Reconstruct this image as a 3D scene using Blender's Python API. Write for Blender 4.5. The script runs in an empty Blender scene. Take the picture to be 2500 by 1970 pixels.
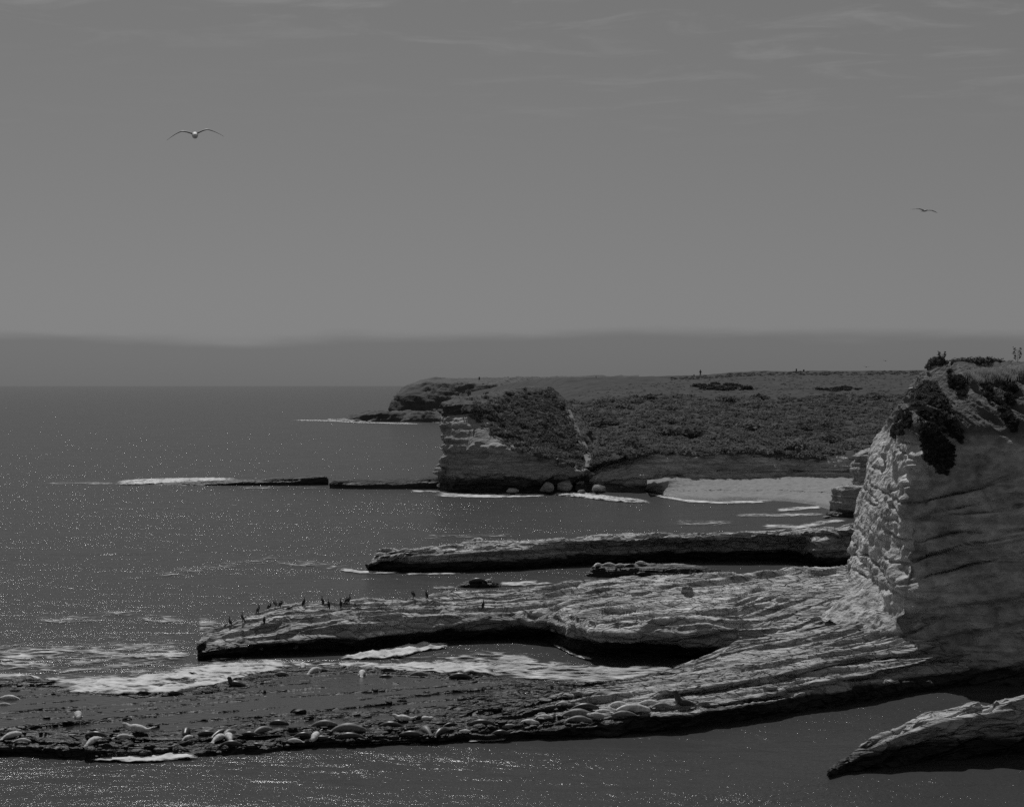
import bpy, math, random
import numpy as np
from mathutils import Vector
from mathutils.bvhtree import BVHTree

# ------------------------------------------------------------------ camera, sky, sun, exposure
sc = bpy.context.scene
col = sc.collection
H, F, HY, CX = 17.0, 4000.0, 941.0, 1250.0      # eye height (m), focal length and horizon in photo pixels
cam_data = bpy.data.cameras.new("camera")
cam = bpy.data.objects.new("camera", cam_data)
col.objects.link(cam)
cam.location = (0, 0, H)
cam.rotation_euler = (math.radians(90), 0, 0)
cam_data.sensor_width = 36.0
cam_data.lens = 36.0 * F / 2500.0
cam_data.shift_y = -(985.0 - HY) / 2500.0
cam_data.clip_start = 0.5
cam_data.clip_end = 60000.0
sc.camera = cam

SUN_AZ, SUN_EL = math.radians(-16), math.radians(53)
world = bpy.data.worlds.new("World")
sc.world = world
world.use_nodes = True
wn, wl = world.node_tree.nodes, world.node_tree.links
wn.clear()


def N(nodes, kind, **kw):
    n = nodes.new(kind)
    for k, v in kw.items():
        if k.startswith("i_"):
            key = k[2:]
            key = int(key) if key.isdigit() else key.replace("_", " ")
            n.inputs[key].default_value = v
        else:
            setattr(n, k, v)
    return n


def math_node(nodes, links, op, a, b=None, c=None, clamp=False):
    n = nodes.new("ShaderNodeMath")
    n.operation = op
    n.use_clamp = clamp
    for i, s in enumerate((a, b, c)):
        if s is None:
            continue
        if isinstance(s, (int, float)):
            n.inputs[i].default_value = s
        else:
            links.new(s, n.inputs[i])
    return n.outputs[0]


def maprange(nodes, links, v, a, b, c, d, smooth=False):
    n = nodes.new("ShaderNodeMapRange")
    n.interpolation_type = 'SMOOTHSTEP' if smooth else 'LINEAR'
    links.new(v, n.inputs[0])
    for i, x in enumerate((a, b, c, d)):
        n.inputs[i + 1].default_value = x
    return n.outputs[0]


sky = N(wn, "ShaderNodeTexSky", sky_type='NISHITA', sun_disc=False, sun_elevation=SUN_EL, sun_rotation=SUN_AZ,
        altitude=20.0, air_density=1.0, dust_density=0.6, ozone_density=1.0)
bw = N(wn, "ShaderNodeRGBToBW")
wl.new(sky.outputs[0], bw.inputs[0])
tc = N(wn, "ShaderNodeTexCoord")
sep = N(wn, "ShaderNodeSeparateXYZ")
wl.new(tc.outputs["Generated"], sep.inputs[0])
# a black-and-white photograph: the sky's luminance, its brightness range gently compressed as the film did
lum = math_node(wn, wl, 'POWER', bw.outputs[0], 0.50)
# high thin cirrus on a flat layer overhead
zc = math_node(wn, wl, 'MAXIMUM', sep.outputs[2], 0.03)
px = math_node(wn, wl, 'DIVIDE', sep.outputs[0], zc)
py = math_node(wn, wl, 'DIVIDE', sep.outputs[1], zc)
cmb = N(wn, "ShaderNodeCombineXYZ")
wl.new(px, cmb.inputs[0]); wl.new(py, cmb.inputs[1])
cn = N(wn, "ShaderNodeTexNoise", i_Scale=1.0, i_Detail=6.0, i_Roughness=0.62, i_Distortion=0.6)
mp = N(wn, "ShaderNodeMapping")
mp.inputs["Scale"].default_value = (2.6, 3.4, 1)
mp.inputs["Rotation"].default_value = (0, 0, 0.35)
mp.inputs["Location"].default_value = (0.9, 0.2, 0)
wl.new(cmb.outputs[0], mp.inputs[0]); wl.new(mp.outputs[0], cn.inputs[0])
cn2 = N(wn, "ShaderNodeTexNoise", i_Scale=0.28, i_Detail=2.0)
mp2 = N(wn, "ShaderNodeMapping")
mp2.inputs["Location"].default_value = (-1.0, 0.4, 0)
wl.new(cmb.outputs[0], mp2.inputs[0]); wl.new(mp2.outputs[0], cn2.inputs[0])
c1 = maprange(wn, wl, cn.outputs[0], 0.47, 0.72, 0, 1, True)
c2 = maprange(wn, wl, cn2.outputs[0], 0.36, 0.58, 0, 1, True)
c3 = maprange(wn, wl, sep.outputs[2], 0.13, 0.25, 0, 1, True)
cir = math_node(wn, wl, 'MULTIPLY', math_node(wn, wl, 'MULTIPLY', c1, c2), c3)
# low bank of sea fog lying along the whole horizon, ragged top
ln = N(wn, "ShaderNodeTexNoise", i_Scale=4.0, i_Detail=5.0, i_Roughness=0.55)
mp3 = N(wn, "ShaderNodeMapping")
mp3.inputs["Scale"].default_value = (1.0, 1.0, 7.0)
wl.new(tc.outputs["Generated"], mp3.inputs[0]); wl.new(mp3.outputs[0], ln.inputs[0])
zz = math_node(wn, wl, 'ADD', sep.outputs[2], math_node(wn, wl, 'MULTIPLY_ADD', ln.outputs[0], 0.034, -0.017))
bank = maprange(wn, wl, zz, 0.0240, 0.0350, 1, 0, True)
lum2 = math_node(wn, wl, 'MULTIPLY', lum, math_node(wn, wl, 'MULTIPLY_ADD', cir, 0.34, 1.0))
lum3 = math_node(wn, wl, 'MULTIPLY', lum2, math_node(wn, wl, 'MULTIPLY_ADD', bank, -0.27, 1.0))
bg = N(wn, "ShaderNodeBackground", i_Strength=0.077)
wo = N(wn, "ShaderNodeOutputWorld")
wl.new(lum3, bg.inputs[0]); wl.new(bg.outputs[0], wo.inputs[0])

SUN_DIR = Vector((math.sin(SUN_AZ) * math.cos(SUN_EL), math.cos(SUN_AZ) * math.cos(SUN_EL), math.sin(SUN_EL)))
sl = bpy.data.lights.new("sun", 'SUN')
sl.energy = 2.5
sl.angle = math.radians(0.53)
sun = bpy.data.objects.new("sun", sl)
col.objects.link(sun)
sun.rotation_euler = SUN_DIR.to_track_quat('Z', 'Y').to_euler()
sun.location = (-60, 60, 120)

sc.view_settings.view_transform = 'Standard'
sc.view_settings.look = 'None'
sc.view_settings.exposure = 0.0
sc.view_settings.gamma = 1.0
sc.view_settings.use_curve_mapping = False
sc.cycles.use_denoising = False
sc.cycles.max_bounces = 6
sc.cycles.transparent_max_bounces = 12
sc.cycles.sample_clamp_indirect = 3.0
sc.cycles.sample_clamp_direct = 25.0

# ------------------------------------------------------------------ helpers
random.seed(7)
rng = np.random.default_rng(11)
_perm = np.random.default_rng(3).permutation(256).astype(np.int64)
_perm = np.concatenate([_perm, _perm, _perm])
_g = np.random.default_rng(5).normal(size=(256, 3))
_g /= np.linalg.norm(_g, axis=1)[:, None]


def perlin(p):
    p = np.asarray(p, float)
    i = np.floor(p).astype(np.int64)
    f = p - i
    i &= 255
    u = f * f * f * (f * (f * 6 - 15) + 10)
    out = 0.0
    for dx in (0, 1):
        wx = u[:, 0] if dx else 1 - u[:, 0]
        for dy in (0, 1):
            wy = u[:, 1] if dy else 1 - u[:, 1]
            for dz in (0, 1):
                wz = u[:, 2] if dz else 1 - u[:, 2]
                h = _perm[_perm[_perm[(i[:, 0] + dx) & 255] + ((i[:, 1] + dy) & 255)] + ((i[:, 2] + dz) & 255)]
                g = _g[h]
                d = g[:, 0] * (f[:, 0] - dx) + g[:, 1] * (f[:, 1] - dy) + g[:, 2] * (f[:, 2] - dz)
                out = out + wx * wy * wz * d
    return out * 1.6


def fbm(p, octaves=4, gain=0.5, ridged=False):
    a, s, t = 1.0, 0.0, 0.0
    p = np.asarray(p, float)
    for k in range(octaves):
        n = perlin(p + 17.3 * k)
        if ridged:
            n = 1 - 2 * np.abs(n)
        s = s + a * n
        t += a
        a *= gain
        p = p * 2.03
    return s / t


def sstep(a, b, x):
    t = np.clip((x - a) / (b - a), 0, 1)
    return t * t * (3 - 2 * t)


def W(x, y, z=0.0):
    """point of the plane at height z that photo pixel (x, y) looks at"""
    d = F * (H - z) / (y - HY)
    return ((x - CX) / F * d, d, z)


def D(x, y, d):
    return ((x - CX) / F * d, d, H - (y - HY) / F * d)


def A(x, y, yw, back=0.0):
    """point straight above the water point (x, yw), shifted back by some metres"""
    return D(x, y, F * H / (yw - HY) + back)


def P(pts):
    return [tuple(p) for p in pts]


def new_mesh(name, verts, faces, smooth=True):
    me = bpy.data.meshes.new(name)
    verts = np.asarray(verts, np.float32)
    faces = np.asarray(faces, np.int32)
    n, k = faces.shape
    me.vertices.add(len(verts))
    me.vertices.foreach_set("co", verts.ravel())
    me.loops.add(n * k)
    me.loops.foreach_set("vertex_index", faces.ravel())
    me.polygons.add(n)
    me.polygons.foreach_set("loop_start", np.arange(0, n * k, k, dtype=np.int32))
    me.polygons.foreach_set("loop_total", np.full(n, k, np.int32))
    me.polygons.foreach_set("use_smooth", np.full(n, smooth, bool))
    me.update(calc_edges=True)
    return me


def link(name, me, mat=None, parent=None, label=None, category=None, group=None, kind=None):
    o = bpy.data.objects.new(name, me)
    col.objects.link(o)
    if mat is not None and me is not None:
        if not me.materials:
            me.materials.append(mat)
        if me.materials[0] != mat:
            o.material_slots[0].link = 'OBJECT'
            o.material_slots[0].material = mat
    if parent:
        o.parent = parent
    for k, v in (("label", label), ("category", category), ("group", group), ("kind", kind)):
        if v:
            o[k] = v
    return o


def resample(poly, n, spread=None):
    p = np.asarray(poly, float)
    seg = np.linalg.norm(np.diff(p, axis=0), axis=1) + 1e-6
    t = np.concatenate([[0], np.cumsum(seg)])
    t /= t[-1]
    u = np.linspace(0, 1, n)
    return np.stack([np.interp(u, t, p[:, k]) for k in range(3)], 1)


def resample_x(poly, xs):
    """polyline of (px, point) sampled at photo columns xs"""
    px_ = np.array([q[0] for q in poly], float)
    pt = np.array([q[1] for q in poly], float)
    return np.stack([np.interp(xs, px_, pt[:, k]) for k in range(3)], 1)


def grid_from_rows(rows, nv):
    R = np.stack(rows)                        # nrow, nu, 3
    seg = np.linalg.norm(np.diff(R, axis=0), axis=2).mean(1) + 1e-3
    t = np.concatenate([[0], np.cumsum(seg)])
    t /= t[-1]
    # keep at least a few samples in every band
    v = np.linspace(0, 1, nv)
    j = np.clip(np.searchsorted(t, v, side='right') - 1, 0, len(t) - 2)
    f = ((v - t[j]) / (t[j + 1] - t[j]))[:, None, None]
    return R[j] * (1 - f) + R[j + 1] * f


def normals(G):
    du = np.gradient(G, axis=1)
    dv = np.gradient(G, axis=0)
    n = np.cross(du, dv)
    n /= np.linalg.norm(n, axis=2)[..., None] + 1e-9
    return n


def grid_faces(nv, nu):
    a = np.arange(nv * nu).reshape(nv, nu)
    return np.stack([a[:-1, :-1].ravel(), a[:-1, 1:].ravel(), a[1:, 1:].ravel(), a[1:, :-1].ravel()], 1)


def smooth_grid(G, k, axis):
    for _ in range(k):
        S = G.copy()
        if axis == 0:
            S[1:-1] = 0.25 * G[:-2] + 0.5 * G[1:-1] + 0.25 * G[2:]
        else:
            S[:, 1:-1] = 0.25 * G[:, :-2] + 0.5 * G[:, 1:-1] + 0.25 * G[:, 2:]
        G = S
    return G


def strata_disp(G, strike=0.42, lump=0.35, step=0.16, fine=0.06, tilt=0.0, layer=0.18, scale=1.0, seed=0.0, big=0.0, cuesta=0.0, lam=1.5):
    """bedded rock: lumps, ledges stretched along the strike, layers that stand proud on the faces, fine roughness"""
    sh = G.shape
    n = normals(G)
    if n[..., 2].mean() < 0:
        n = -n
    p = G.reshape(-1, 3)
    nn = n.reshape(-1, 3)
    c, s = math.cos(strike), math.sin(strike)
    a = (p[:, 0] * c + p[:, 1] * s) / scale + seed
    b = (-p[:, 0] * s + p[:, 1] * c) / scale - seed * 0.7
    z = p[:, 2] / scale
    bed = z - tilt * a
    out = big * fbm(np.stack([a / 3.2, b / 3.2, z / 2.4], 1) + 31.7, 3, ridged=True) * (1 - 0.75 * np.clip(nn[:, 2], 0, 1))
    out = out + lump * fbm(np.stack([a / 5.5, b / 2.6, z / 1.6], 1), 4)
    def steps(ca, cb, cz, k, oct_):
        t = fbm(np.stack([a / ca, b / cb, z / cz], 1), oct_, 0.5) * k
        fl = np.floor(t)
        fr = t - fl
        return fl + sstep(0.80, 1.0, fr) + 0.2 * fr

    out = out + step * (1.5 * steps(15.0, 3.4, 3.5, 3.2, 3) + 0.75 * steps(5.0, 1.3, 1.4, 2.8, 3) + 0.3 * steps(2.2, 0.5, 0.7, 2.6, 2)) * np.clip(nn[:, 2], 0.15, 1)
    if cuesta:
        for lm, am, wa in ((lam, 1.0, 9.0), (lam * 0.43, 0.6, 7.0)):
            ph = b / lm + 0.42 * fbm(np.stack([a / wa, b / (2.5 * lm), z / 3], 1) + 12.0, 3)
            f_ = ph - np.floor(ph)
            saw = np.where(f_ < 0.14, sstep(0, 0.14, f_), 1 - (f_ - 0.14) / 0.86)
            mod = np.clip(0.55 + 1.1 * fbm(np.stack([a / (wa * 0.7), b / (1.6 * lm), z], 1) + 40.0, 2), 0, 1.3)
            out = out + cuesta * am * (saw - 0.55) * mod * np.clip(nn[:, 2], 0, 1)
    # proud and recessed layers on steep faces
    steep = 1 - np.clip(np.abs(nn[:, 2]), 0, 1)
    ly = perlin(np.stack([a / 14.0, b / 14.0 + 9.1, bed * 2.6 + 0.35 * perlin(np.stack([a / 2, b / 2, z], 1))], 1))
    out = out + layer * steep * np.tanh(4 * ly)
    f1 = fbm(np.stack([a / 0.9, b / 0.38, z / 0.30], 1), 3, 0.6)
    out = out + 0.7 * fine * f1 + 0.3 * fine * fbm(np.stack([a / 0.35, b / 0.2, z / 0.2], 1) + 5, 2, ridged=True)
    q = p + nn * (out * scale)[:, None]
    return q.reshape(sh)


BV = {}


def sheet(name, G, mat, label=None, category=None, kind=None, group=None, bvh=False, parent=None):
    nv, nu, _ = G.shape
    fc = grid_faces(nv, nu)
    v = G.reshape(-1, 3)
    me = new_mesh(name, v, fc, True)
    # faces should look up / towards the camera
    if np.nanmean(normals(G)[..., 2]) < -0.02:
        me.flip_normals()
    if bvh:
        BV[name if bvh is True else bvh] = BVHTree.FromPolygons([tuple(q) for q in v.tolist()], fc.tolist())
    return link(name, me, mat, parent, label, category, group, kind)


def pick(x, y, *names):
    """where the sight line through photo pixel (x, y) first meets one of the named surfaces"""
    o = Vector((0, 0, H))
    d = Vector(((x - CX) / F, 1.0, -(y - HY) / F)).normalized()
    best = None
    for nme in names:
        h = BV[nme].ray_cast(o, d)
        if h[0] is not None and (best is None or h[3] < best[2]):
            best = (h[0], h[1], h[3])
    return best


# ------------------------------------------------------------------ materials (all neutral greys: a black-and-white picture)
def base_mat(name):
    m = bpy.data.materials.new(name)
    m.use_nodes = True
    nt = m.node_tree
    b = nt.nodes["Principled BSDF"]
    return m, nt.nodes, nt.links, b


def rock_material(name, light, dark, z0, zw, streak=0.0, bump=0.6, fine=1.0, crack=True, rough=0.85, low_gloss=True, var=0.45, dist=1.1, lime=0.0, stretch=(0.28, 1.0, 1.8)):
    m, n, l, b = base_mat(name)
    g = N(n, "ShaderNodeNewGeometry")
    s = N(n, "ShaderNodeSeparateXYZ")
    l.new(g.outputs["Position"], s.inputs[0])
    mpn = N(n, "ShaderNodeMapping")
    mpn.inputs["Rotation"].default_value = (0, 0, -0.42)
    mpn.inputs["Scale"].default_value = stretch
    l.new(g.outputs["Position"], mpn.inputs[0])
    big = N(n, "ShaderNodeTexNoise", i_Scale=0.35, i_Detail=5.0, i_Roughness=0.6)
    mid = N(n, "ShaderNodeTexNoise", i_Scale=fine, i_Detail=6.0, i_Roughness=0.55)
    l.new(mpn.outputs[0], big.inputs[0]); l.new(mpn.outputs[0], mid.inputs[0])
    v = math_node(n, l, 'MULTIPLY_ADD', maprange(n, l, big.outputs[0], 0.3, 0.7, -1, 1), var * 0.6, 1.0)
    v = math_node(n, l, 'ADD', v, math_node(n, l, 'MULTIPLY', maprange(n, l, mid.outputs[0], 0.25, 0.75, -1, 1), var * 0.75))
    # stained bedding lines
    wv = N(n, "ShaderNodeTexNoise", i_Scale=1.0, i_Detail=4.0, i_Roughness=0.6)
    mpw = N(n, "ShaderNodeMapping")
    mpw.inputs["Scale"].default_value = (0.05, 0.05, 2.4)
    l.new(g.outputs["Position"], mpw.inputs[0]); l.new(mpw.outputs[0], wv.inputs[0])
    v = math_node(n, l, 'MULTIPLY', v, maprange(n, l, wv.outputs[0], 0.32, 0.52, 0.62, 1.0, True))
    lc = math_node(n, l, 'MULTIPLY', v, light)
    lc = math_node(n, l, 'MAXIMUM', lc, light * 0.25)
    if streak:
        # bird lime running down the faces
        sn = N(n, "ShaderNodeTexNoise", i_Scale=1.0, i_Detail=3.0)
        mps = N(n, "ShaderNodeMapping")
        mps.inputs["Scale"].default_value = (3.0, 3.0, 0.25)
        l.new(g.outputs["Position"], mps.inputs[0]); l.new(mps.outputs[0], sn.inputs[0])
        lc = math_node(n, l, 'ADD', lc, math_node(n, l, 'MULTIPLY', maprange(n, l, sn.outputs[0], 0.58, 0.72, 0, 1, True), streak))
    if lime:
        lm = N(n, "ShaderNodeTexNoise", i_Scale=1.3, i_Detail=6.0, i_Roughness=0.6)
        l.new(mpn.outputs[0], lm.inputs[0])
        lf = math_node(n, l, 'MULTIPLY', maprange(n, l, lm.outputs[0], 0.44, 0.60, 0, 1, True), maprange(n, l, s.outputs[2], 1.5, 2.2, 0, 1, True))
        lc = math_node(n, l, 'ADD', lc, math_node(n, l, 'MULTIPLY', lf, lime))
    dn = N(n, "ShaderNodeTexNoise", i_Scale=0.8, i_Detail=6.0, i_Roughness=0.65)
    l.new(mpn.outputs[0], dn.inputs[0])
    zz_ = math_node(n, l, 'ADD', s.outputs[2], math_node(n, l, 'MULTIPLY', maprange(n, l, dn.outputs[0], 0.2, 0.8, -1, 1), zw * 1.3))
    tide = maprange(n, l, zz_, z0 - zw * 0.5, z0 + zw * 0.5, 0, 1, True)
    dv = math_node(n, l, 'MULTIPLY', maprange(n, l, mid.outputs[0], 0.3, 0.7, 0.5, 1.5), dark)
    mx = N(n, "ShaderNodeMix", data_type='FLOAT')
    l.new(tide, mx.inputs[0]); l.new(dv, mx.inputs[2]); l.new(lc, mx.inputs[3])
    cc = N(n, "ShaderNodeCombineColor")
    for i in range(3):
        l.new(mx.outputs[0], cc.inputs[i])
    l.new(cc.outputs[0], b.inputs["Base Color"])
    if low_gloss:
        l.new(maprange(n, l, tide, 0, 1, 0.55, rough), b.inputs["Roughness"])
    else:
        b.inputs["Roughness"].default_value = rough
    b.inputs["Specular IOR Level"].default_value = 0.35
    bp = N(n, "ShaderNodeBump", i_Strength=bump, i_Distance=dist)
    h = mid.outputs[0]
    if crack:
        vo = N(n, "ShaderNodeTexVoronoi", feature='DISTANCE_TO_EDGE', i_Scale=0.9)
        mpv = N(n, "ShaderNodeMapping")
        mpv.inputs["Rotation"].default_value = (0, 0, -0.42)
        mpv.inputs["Scale"].default_value = (0.5, 1.5, 1.9)
        dist = N(n, "ShaderNodeVectorMath", operation='MULTIPLY_ADD')
        l.new(mid.outputs["Color"], dist.inputs[0])
        dist.inputs[1].default_value = (0.5, 0.5, 0.5)
        l.new(g.outputs["Position"], dist.inputs[2])
        l.new(dist.outputs[0], mpv.inputs[0]); l.new(mpv.outputs[0], vo.inputs[0])
        cr = maprange(n, l, vo.outputs[0], 0.0, 0.09, 0, 0.25, True)
        h = math_node(n, l, 'ADD', h, cr)
    l.new(h, bp.inputs["Height"]); l.new(bp.outputs[0], b.inputs["Normal"])
    return m


def plain_material(name, v, var=0.3, scale=3.0, rough=0.9, spec=0.3, bump=0.0, detail=5.0, translucent=0.0):
    m, n, l, b = base_mat(name)
    g = N(n, "ShaderNodeNewGeometry")
    t = N(n, "ShaderNodeTexNoise", i_Scale=scale, i_Detail=detail, i_Roughness=0.6)
    l.new(g.outputs["Position"], t.inputs[0])
    k = maprange(n, l, t.outputs[0], 0.3, 0.7, v * (1 - var), v * (1 + var))
    cc = N(n, "ShaderNodeCombineColor")
    for i in range(3):
        l.new(k, cc.inputs[i])
    l.new(cc.outputs[0], b.inputs["Base Color"])
    b.inputs["Roughness"].default_value = rough
    b.inputs["Specular IOR Level"].default_value = spec
    if bump:
        bp = N(n, "ShaderNodeBump", i_Strength=bump, i_Distance=0.2)
        l.new(t.outputs[0], bp.inputs["Height"]); l.new(bp.outputs[0], b.inputs["Normal"])
    return m


M = {}
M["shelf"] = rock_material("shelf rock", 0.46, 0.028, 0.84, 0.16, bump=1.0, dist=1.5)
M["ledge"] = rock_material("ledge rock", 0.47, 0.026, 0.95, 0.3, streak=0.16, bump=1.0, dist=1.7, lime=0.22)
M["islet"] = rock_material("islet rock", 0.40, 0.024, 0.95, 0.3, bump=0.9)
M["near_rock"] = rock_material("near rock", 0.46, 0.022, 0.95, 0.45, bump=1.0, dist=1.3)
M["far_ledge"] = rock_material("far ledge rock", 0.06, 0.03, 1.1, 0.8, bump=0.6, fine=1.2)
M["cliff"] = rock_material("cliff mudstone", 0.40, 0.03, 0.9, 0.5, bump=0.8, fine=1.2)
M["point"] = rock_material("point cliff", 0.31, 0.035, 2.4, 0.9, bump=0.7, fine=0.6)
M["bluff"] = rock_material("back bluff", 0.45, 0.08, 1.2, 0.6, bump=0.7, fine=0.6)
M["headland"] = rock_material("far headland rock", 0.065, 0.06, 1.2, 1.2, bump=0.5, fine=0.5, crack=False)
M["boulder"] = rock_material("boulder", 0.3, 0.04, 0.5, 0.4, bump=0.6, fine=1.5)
M["sand"] = plain_material("beach sand", 0.27, 0.18, 1.4, 0.95, 0.2, 1.0)
M["soil"] = plain_material("cliff-top soil and dry grass", 0.085, 0.4, 2.5, 0.95, 0.1, 0.6)
M["scrub_ground"] = plain_material("ground under the scrub", 0.055, 0.4, 1.2, 0.95, 0.1, 0.5)
M["terrace"] = plain_material("terrace grass", 0.072, 0.30, 0.35, 0.95, 0.1, 0.4)
M["path"] = plain_material("dirt path", 0.22, 0.3, 0.9, 0.95, 0.1, 0.4)
M["twig"] = plain_material("twigs", 0.05, 0.3, 4.0)
M["seal_dark"] = plain_material("dark wet seal fur", 0.035, 0.5, 7.0, 0.42, 0.5)
M["seal_grey"] = plain_material("grey seal fur", 0.17, 0.5, 8.0, 0.55, 0.4)
M["seal_pale"] = plain_material("pale dry seal fur", 0.60, 0.5, 6.0, 0.75, 0.3)
M["bird_dark"] = plain_material("cormorant feathers", 0.022, 0.4, 9.0, 0.5, 0.4)
M["bird_brown"] = plain_material("young cormorant feathers", 0.12, 0.4, 9.0, 0.6, 0.3)
M["gull_white"] = plain_material("gull white feathers", 0.85, 0.08, 9.0, 0.6, 0.3)
M["gull_grey"] = plain_material("gull grey feathers", 0.13, 0.3, 5.0, 0.6, 0.3)
M["gull_under"] = plain_material("gull mid-grey feathers", 0.22, 0.25, 5.0, 0.6, 0.3)  # even mid grey of the flying gulls' wings
M["gull_pale"] = plain_material("pale gull feathers", 0.55, 0.15, 5.0, 0.6, 0.3)
M["gull_bill"] = plain_material("gull bill and legs", 0.3, 0.1, 9.0, 0.5, 0.4)
M["cloth_dark"] = plain_material("dark clothing", 0.03, 0.3, 6.0)
M["cloth_grey"] = plain_material("grey trousers", 0.06, 0.3, 6.0)
M["skin"] = plain_material("skin", 0.22, 0.1, 6.0)
M["hair"] = plain_material("dark hair", 0.02, 0.2, 6.0)
M["wood"] = plain_material("weathered wood", 0.05, 0.3, 6.0)


def wet_edge(m, z0, z1, dark):
    n, l = m.node_tree.nodes, m.node_tree.links
    b = n["Principled BSDF"]
    old = b.inputs["Base Color"].links[0].from_socket
    g = N(n, "ShaderNodeNewGeometry")
    s_ = N(n, "ShaderNodeSeparateXYZ")
    l.new(g.outputs["Position"], s_.inputs[0])
    t = N(n, "ShaderNodeTexNoise", i_Scale=0.25, i_Detail=3.0)
    l.new(g.outputs["Position"], t.inputs[0])
    f = maprange(n, l, math_node(n, l, 'MULTIPLY_ADD', t.outputs[0], 0.5, s_.outputs[2]), z0 + 0.25, z1 + 0.25, dark, 1.0, True)
    mx = N(n, "ShaderNodeVectorMath", operation='SCALE')
    l.new(old, mx.inputs[0]); l.new(f, mx.inputs["Scale"]); l.new(mx.outputs[0], b.inputs["Base Color"])
    l.new(maprange(n, l, f, dark, 1.0, 0.4, 0.95), b.inputs["Roughness"])


wet_edge(M["sand"], 0.15, 0.4, 0.5)


def leaf_material(name, v, var, scale, thru):
    m = plain_material(name, v, var, scale, 0.8, 0.15)
    n, l = m.node_tree.nodes, m.node_tree.links
    b = n["Principled BSDF"]
    out = n["Material Output"]
    tr = N(n, "ShaderNodeBsdfTranslucent")
    l.new(b.inputs["Base Color"].links[0].from_socket, tr.inputs[0])
    mx = N(n, "ShaderNodeMixShader", i_0=thru)
    l.new(b.outputs[0], mx.inputs[1]); l.new(tr.outputs[0], mx.inputs[2]); l.new(mx.outputs[0], out.inputs[0])
    return m


M["leaf"] = leaf_material("scrub leaves", 0.18, 0.35, 0.16, 0.4)
M["leaf_point"] = leaf_material("point scrub leaves", 0.145, 0.45, 0.5, 0.35)
M["leaf_top"] = leaf_material("cliff-top leaves", 0.11, 0.4, 1.5, 0.4)
M["leaf_dark"] = leaf_material("hanging leaves", 0.05, 0.5, 2.0, 0.3)
M["dry_grass"] = leaf_material("dry grass", 0.30, 0.3, 2.0, 0.45)


def sea_material():
    m, n, l, b = base_mat("sea water")
    g = N(n, "ShaderNodeNewGeometry")
    def noise(sx, sy, scale, detail, rough=0.55, dist=0.0, rot=0.25):
        mpn = N(n, "ShaderNodeMapping")
        mpn.inputs["Rotation"].default_value = (0, 0, rot)
        mpn.inputs["Scale"].default_value = (sx, sy, 1)
        t = N(n, "ShaderNodeTexNoise", i_Scale=scale, i_Detail=detail, i_Roughness=rough, i_Distortion=dist)
        l.new(g.outputs["Position"], mpn.inputs[0]); l.new(mpn.outputs[0], t.inputs[0])
        return t.outputs[0]

    swell = noise(0.55, 1.0, 0.12, 3.0)
    chop = noise(0.6, 1.0, 0.7, 4.0, 0.6, 0.4)
    rip = noise(0.85, 1.0, 5.0, 3.0, 0.6, 0.3, -0.3)
    wave = noise(0.4, 1.0, 0.30, 3.0, 0.5, 0.2, 0.2)
    gust = maprange(n, l, noise(0.4, 1.0, 0.06, 3.0), 0.35, 0.65, 0.55, 1.25)
    h = math_node(n, l, 'MULTIPLY', swell, 0.8)
    h = math_node(n, l, 'MULTIPLY_ADD', wave, 0.50, h)
    h = math_node(n, l, 'MULTIPLY_ADD', chop, 0.21, h)
    h = math_node(n, l, 'MULTIPLY_ADD', math_node(n, l, 'MULTIPLY', rip, gust), 0.064, h)
    bp = N(n, "ShaderNodeBump", i_Strength=1.0, i_Distance=1.0)
    l.new(h, bp.inputs["Height"])
    n.remove(b)
    out = n["Material Output"]
    df = N(n, "ShaderNodeBsdfDiffuse")
    df.inputs[0].default_value = (0.058, 0.058, 0.058, 1)
    gl = N(n, "ShaderNodeBsdfGlossy")
    gl.inputs["Roughness"].default_value = 0.155
    gl.inputs[0].default_value = (1, 1, 1, 1)
    fr = N(n, "ShaderNodeFresnel", i_IOR=1.333)
    for q in (df, gl, fr):
        l.new(bp.outputs[0], q.inputs["Normal"])
    fac = math_node(n, l, 'MINIMUM', math_node(n, l, 'MULTIPLY', fr.outputs[0], 0.45), 0.25)
    mx = N(n, "ShaderNodeMixShader")
    l.new(fac, mx.inputs[0]); l.new(df.outputs[0], mx.inputs[1]); l.new(gl.outputs[0], mx.inputs[2]); l.new(mx.outputs[0], out.inputs[0])
    return m


def pool_material():
    m, n, l, b = base_mat("tide pool water")
    g = N(n, "ShaderNodeNewGeometry")
    b.inputs["Base Color"].default_value = (0.035, 0.035, 0.035, 1)
    b.inputs["IOR"].default_value = 1.333
    b.inputs["Roughness"].default_value = 0.06
    t = N(n, "ShaderNodeTexNoise", i_Scale=2.2, i_Detail=4.0, i_Roughness=0.6)
    l.new(g.outputs["Position"], t.inputs[0])
    bp = N(n, "ShaderNodeBump", i_Strength=1.0, i_Distance=0.03)
    l.new(t.outputs[0], bp.inputs["Height"]); l.new(bp.outputs[0], b.inputs["Normal"])
    return m


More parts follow.
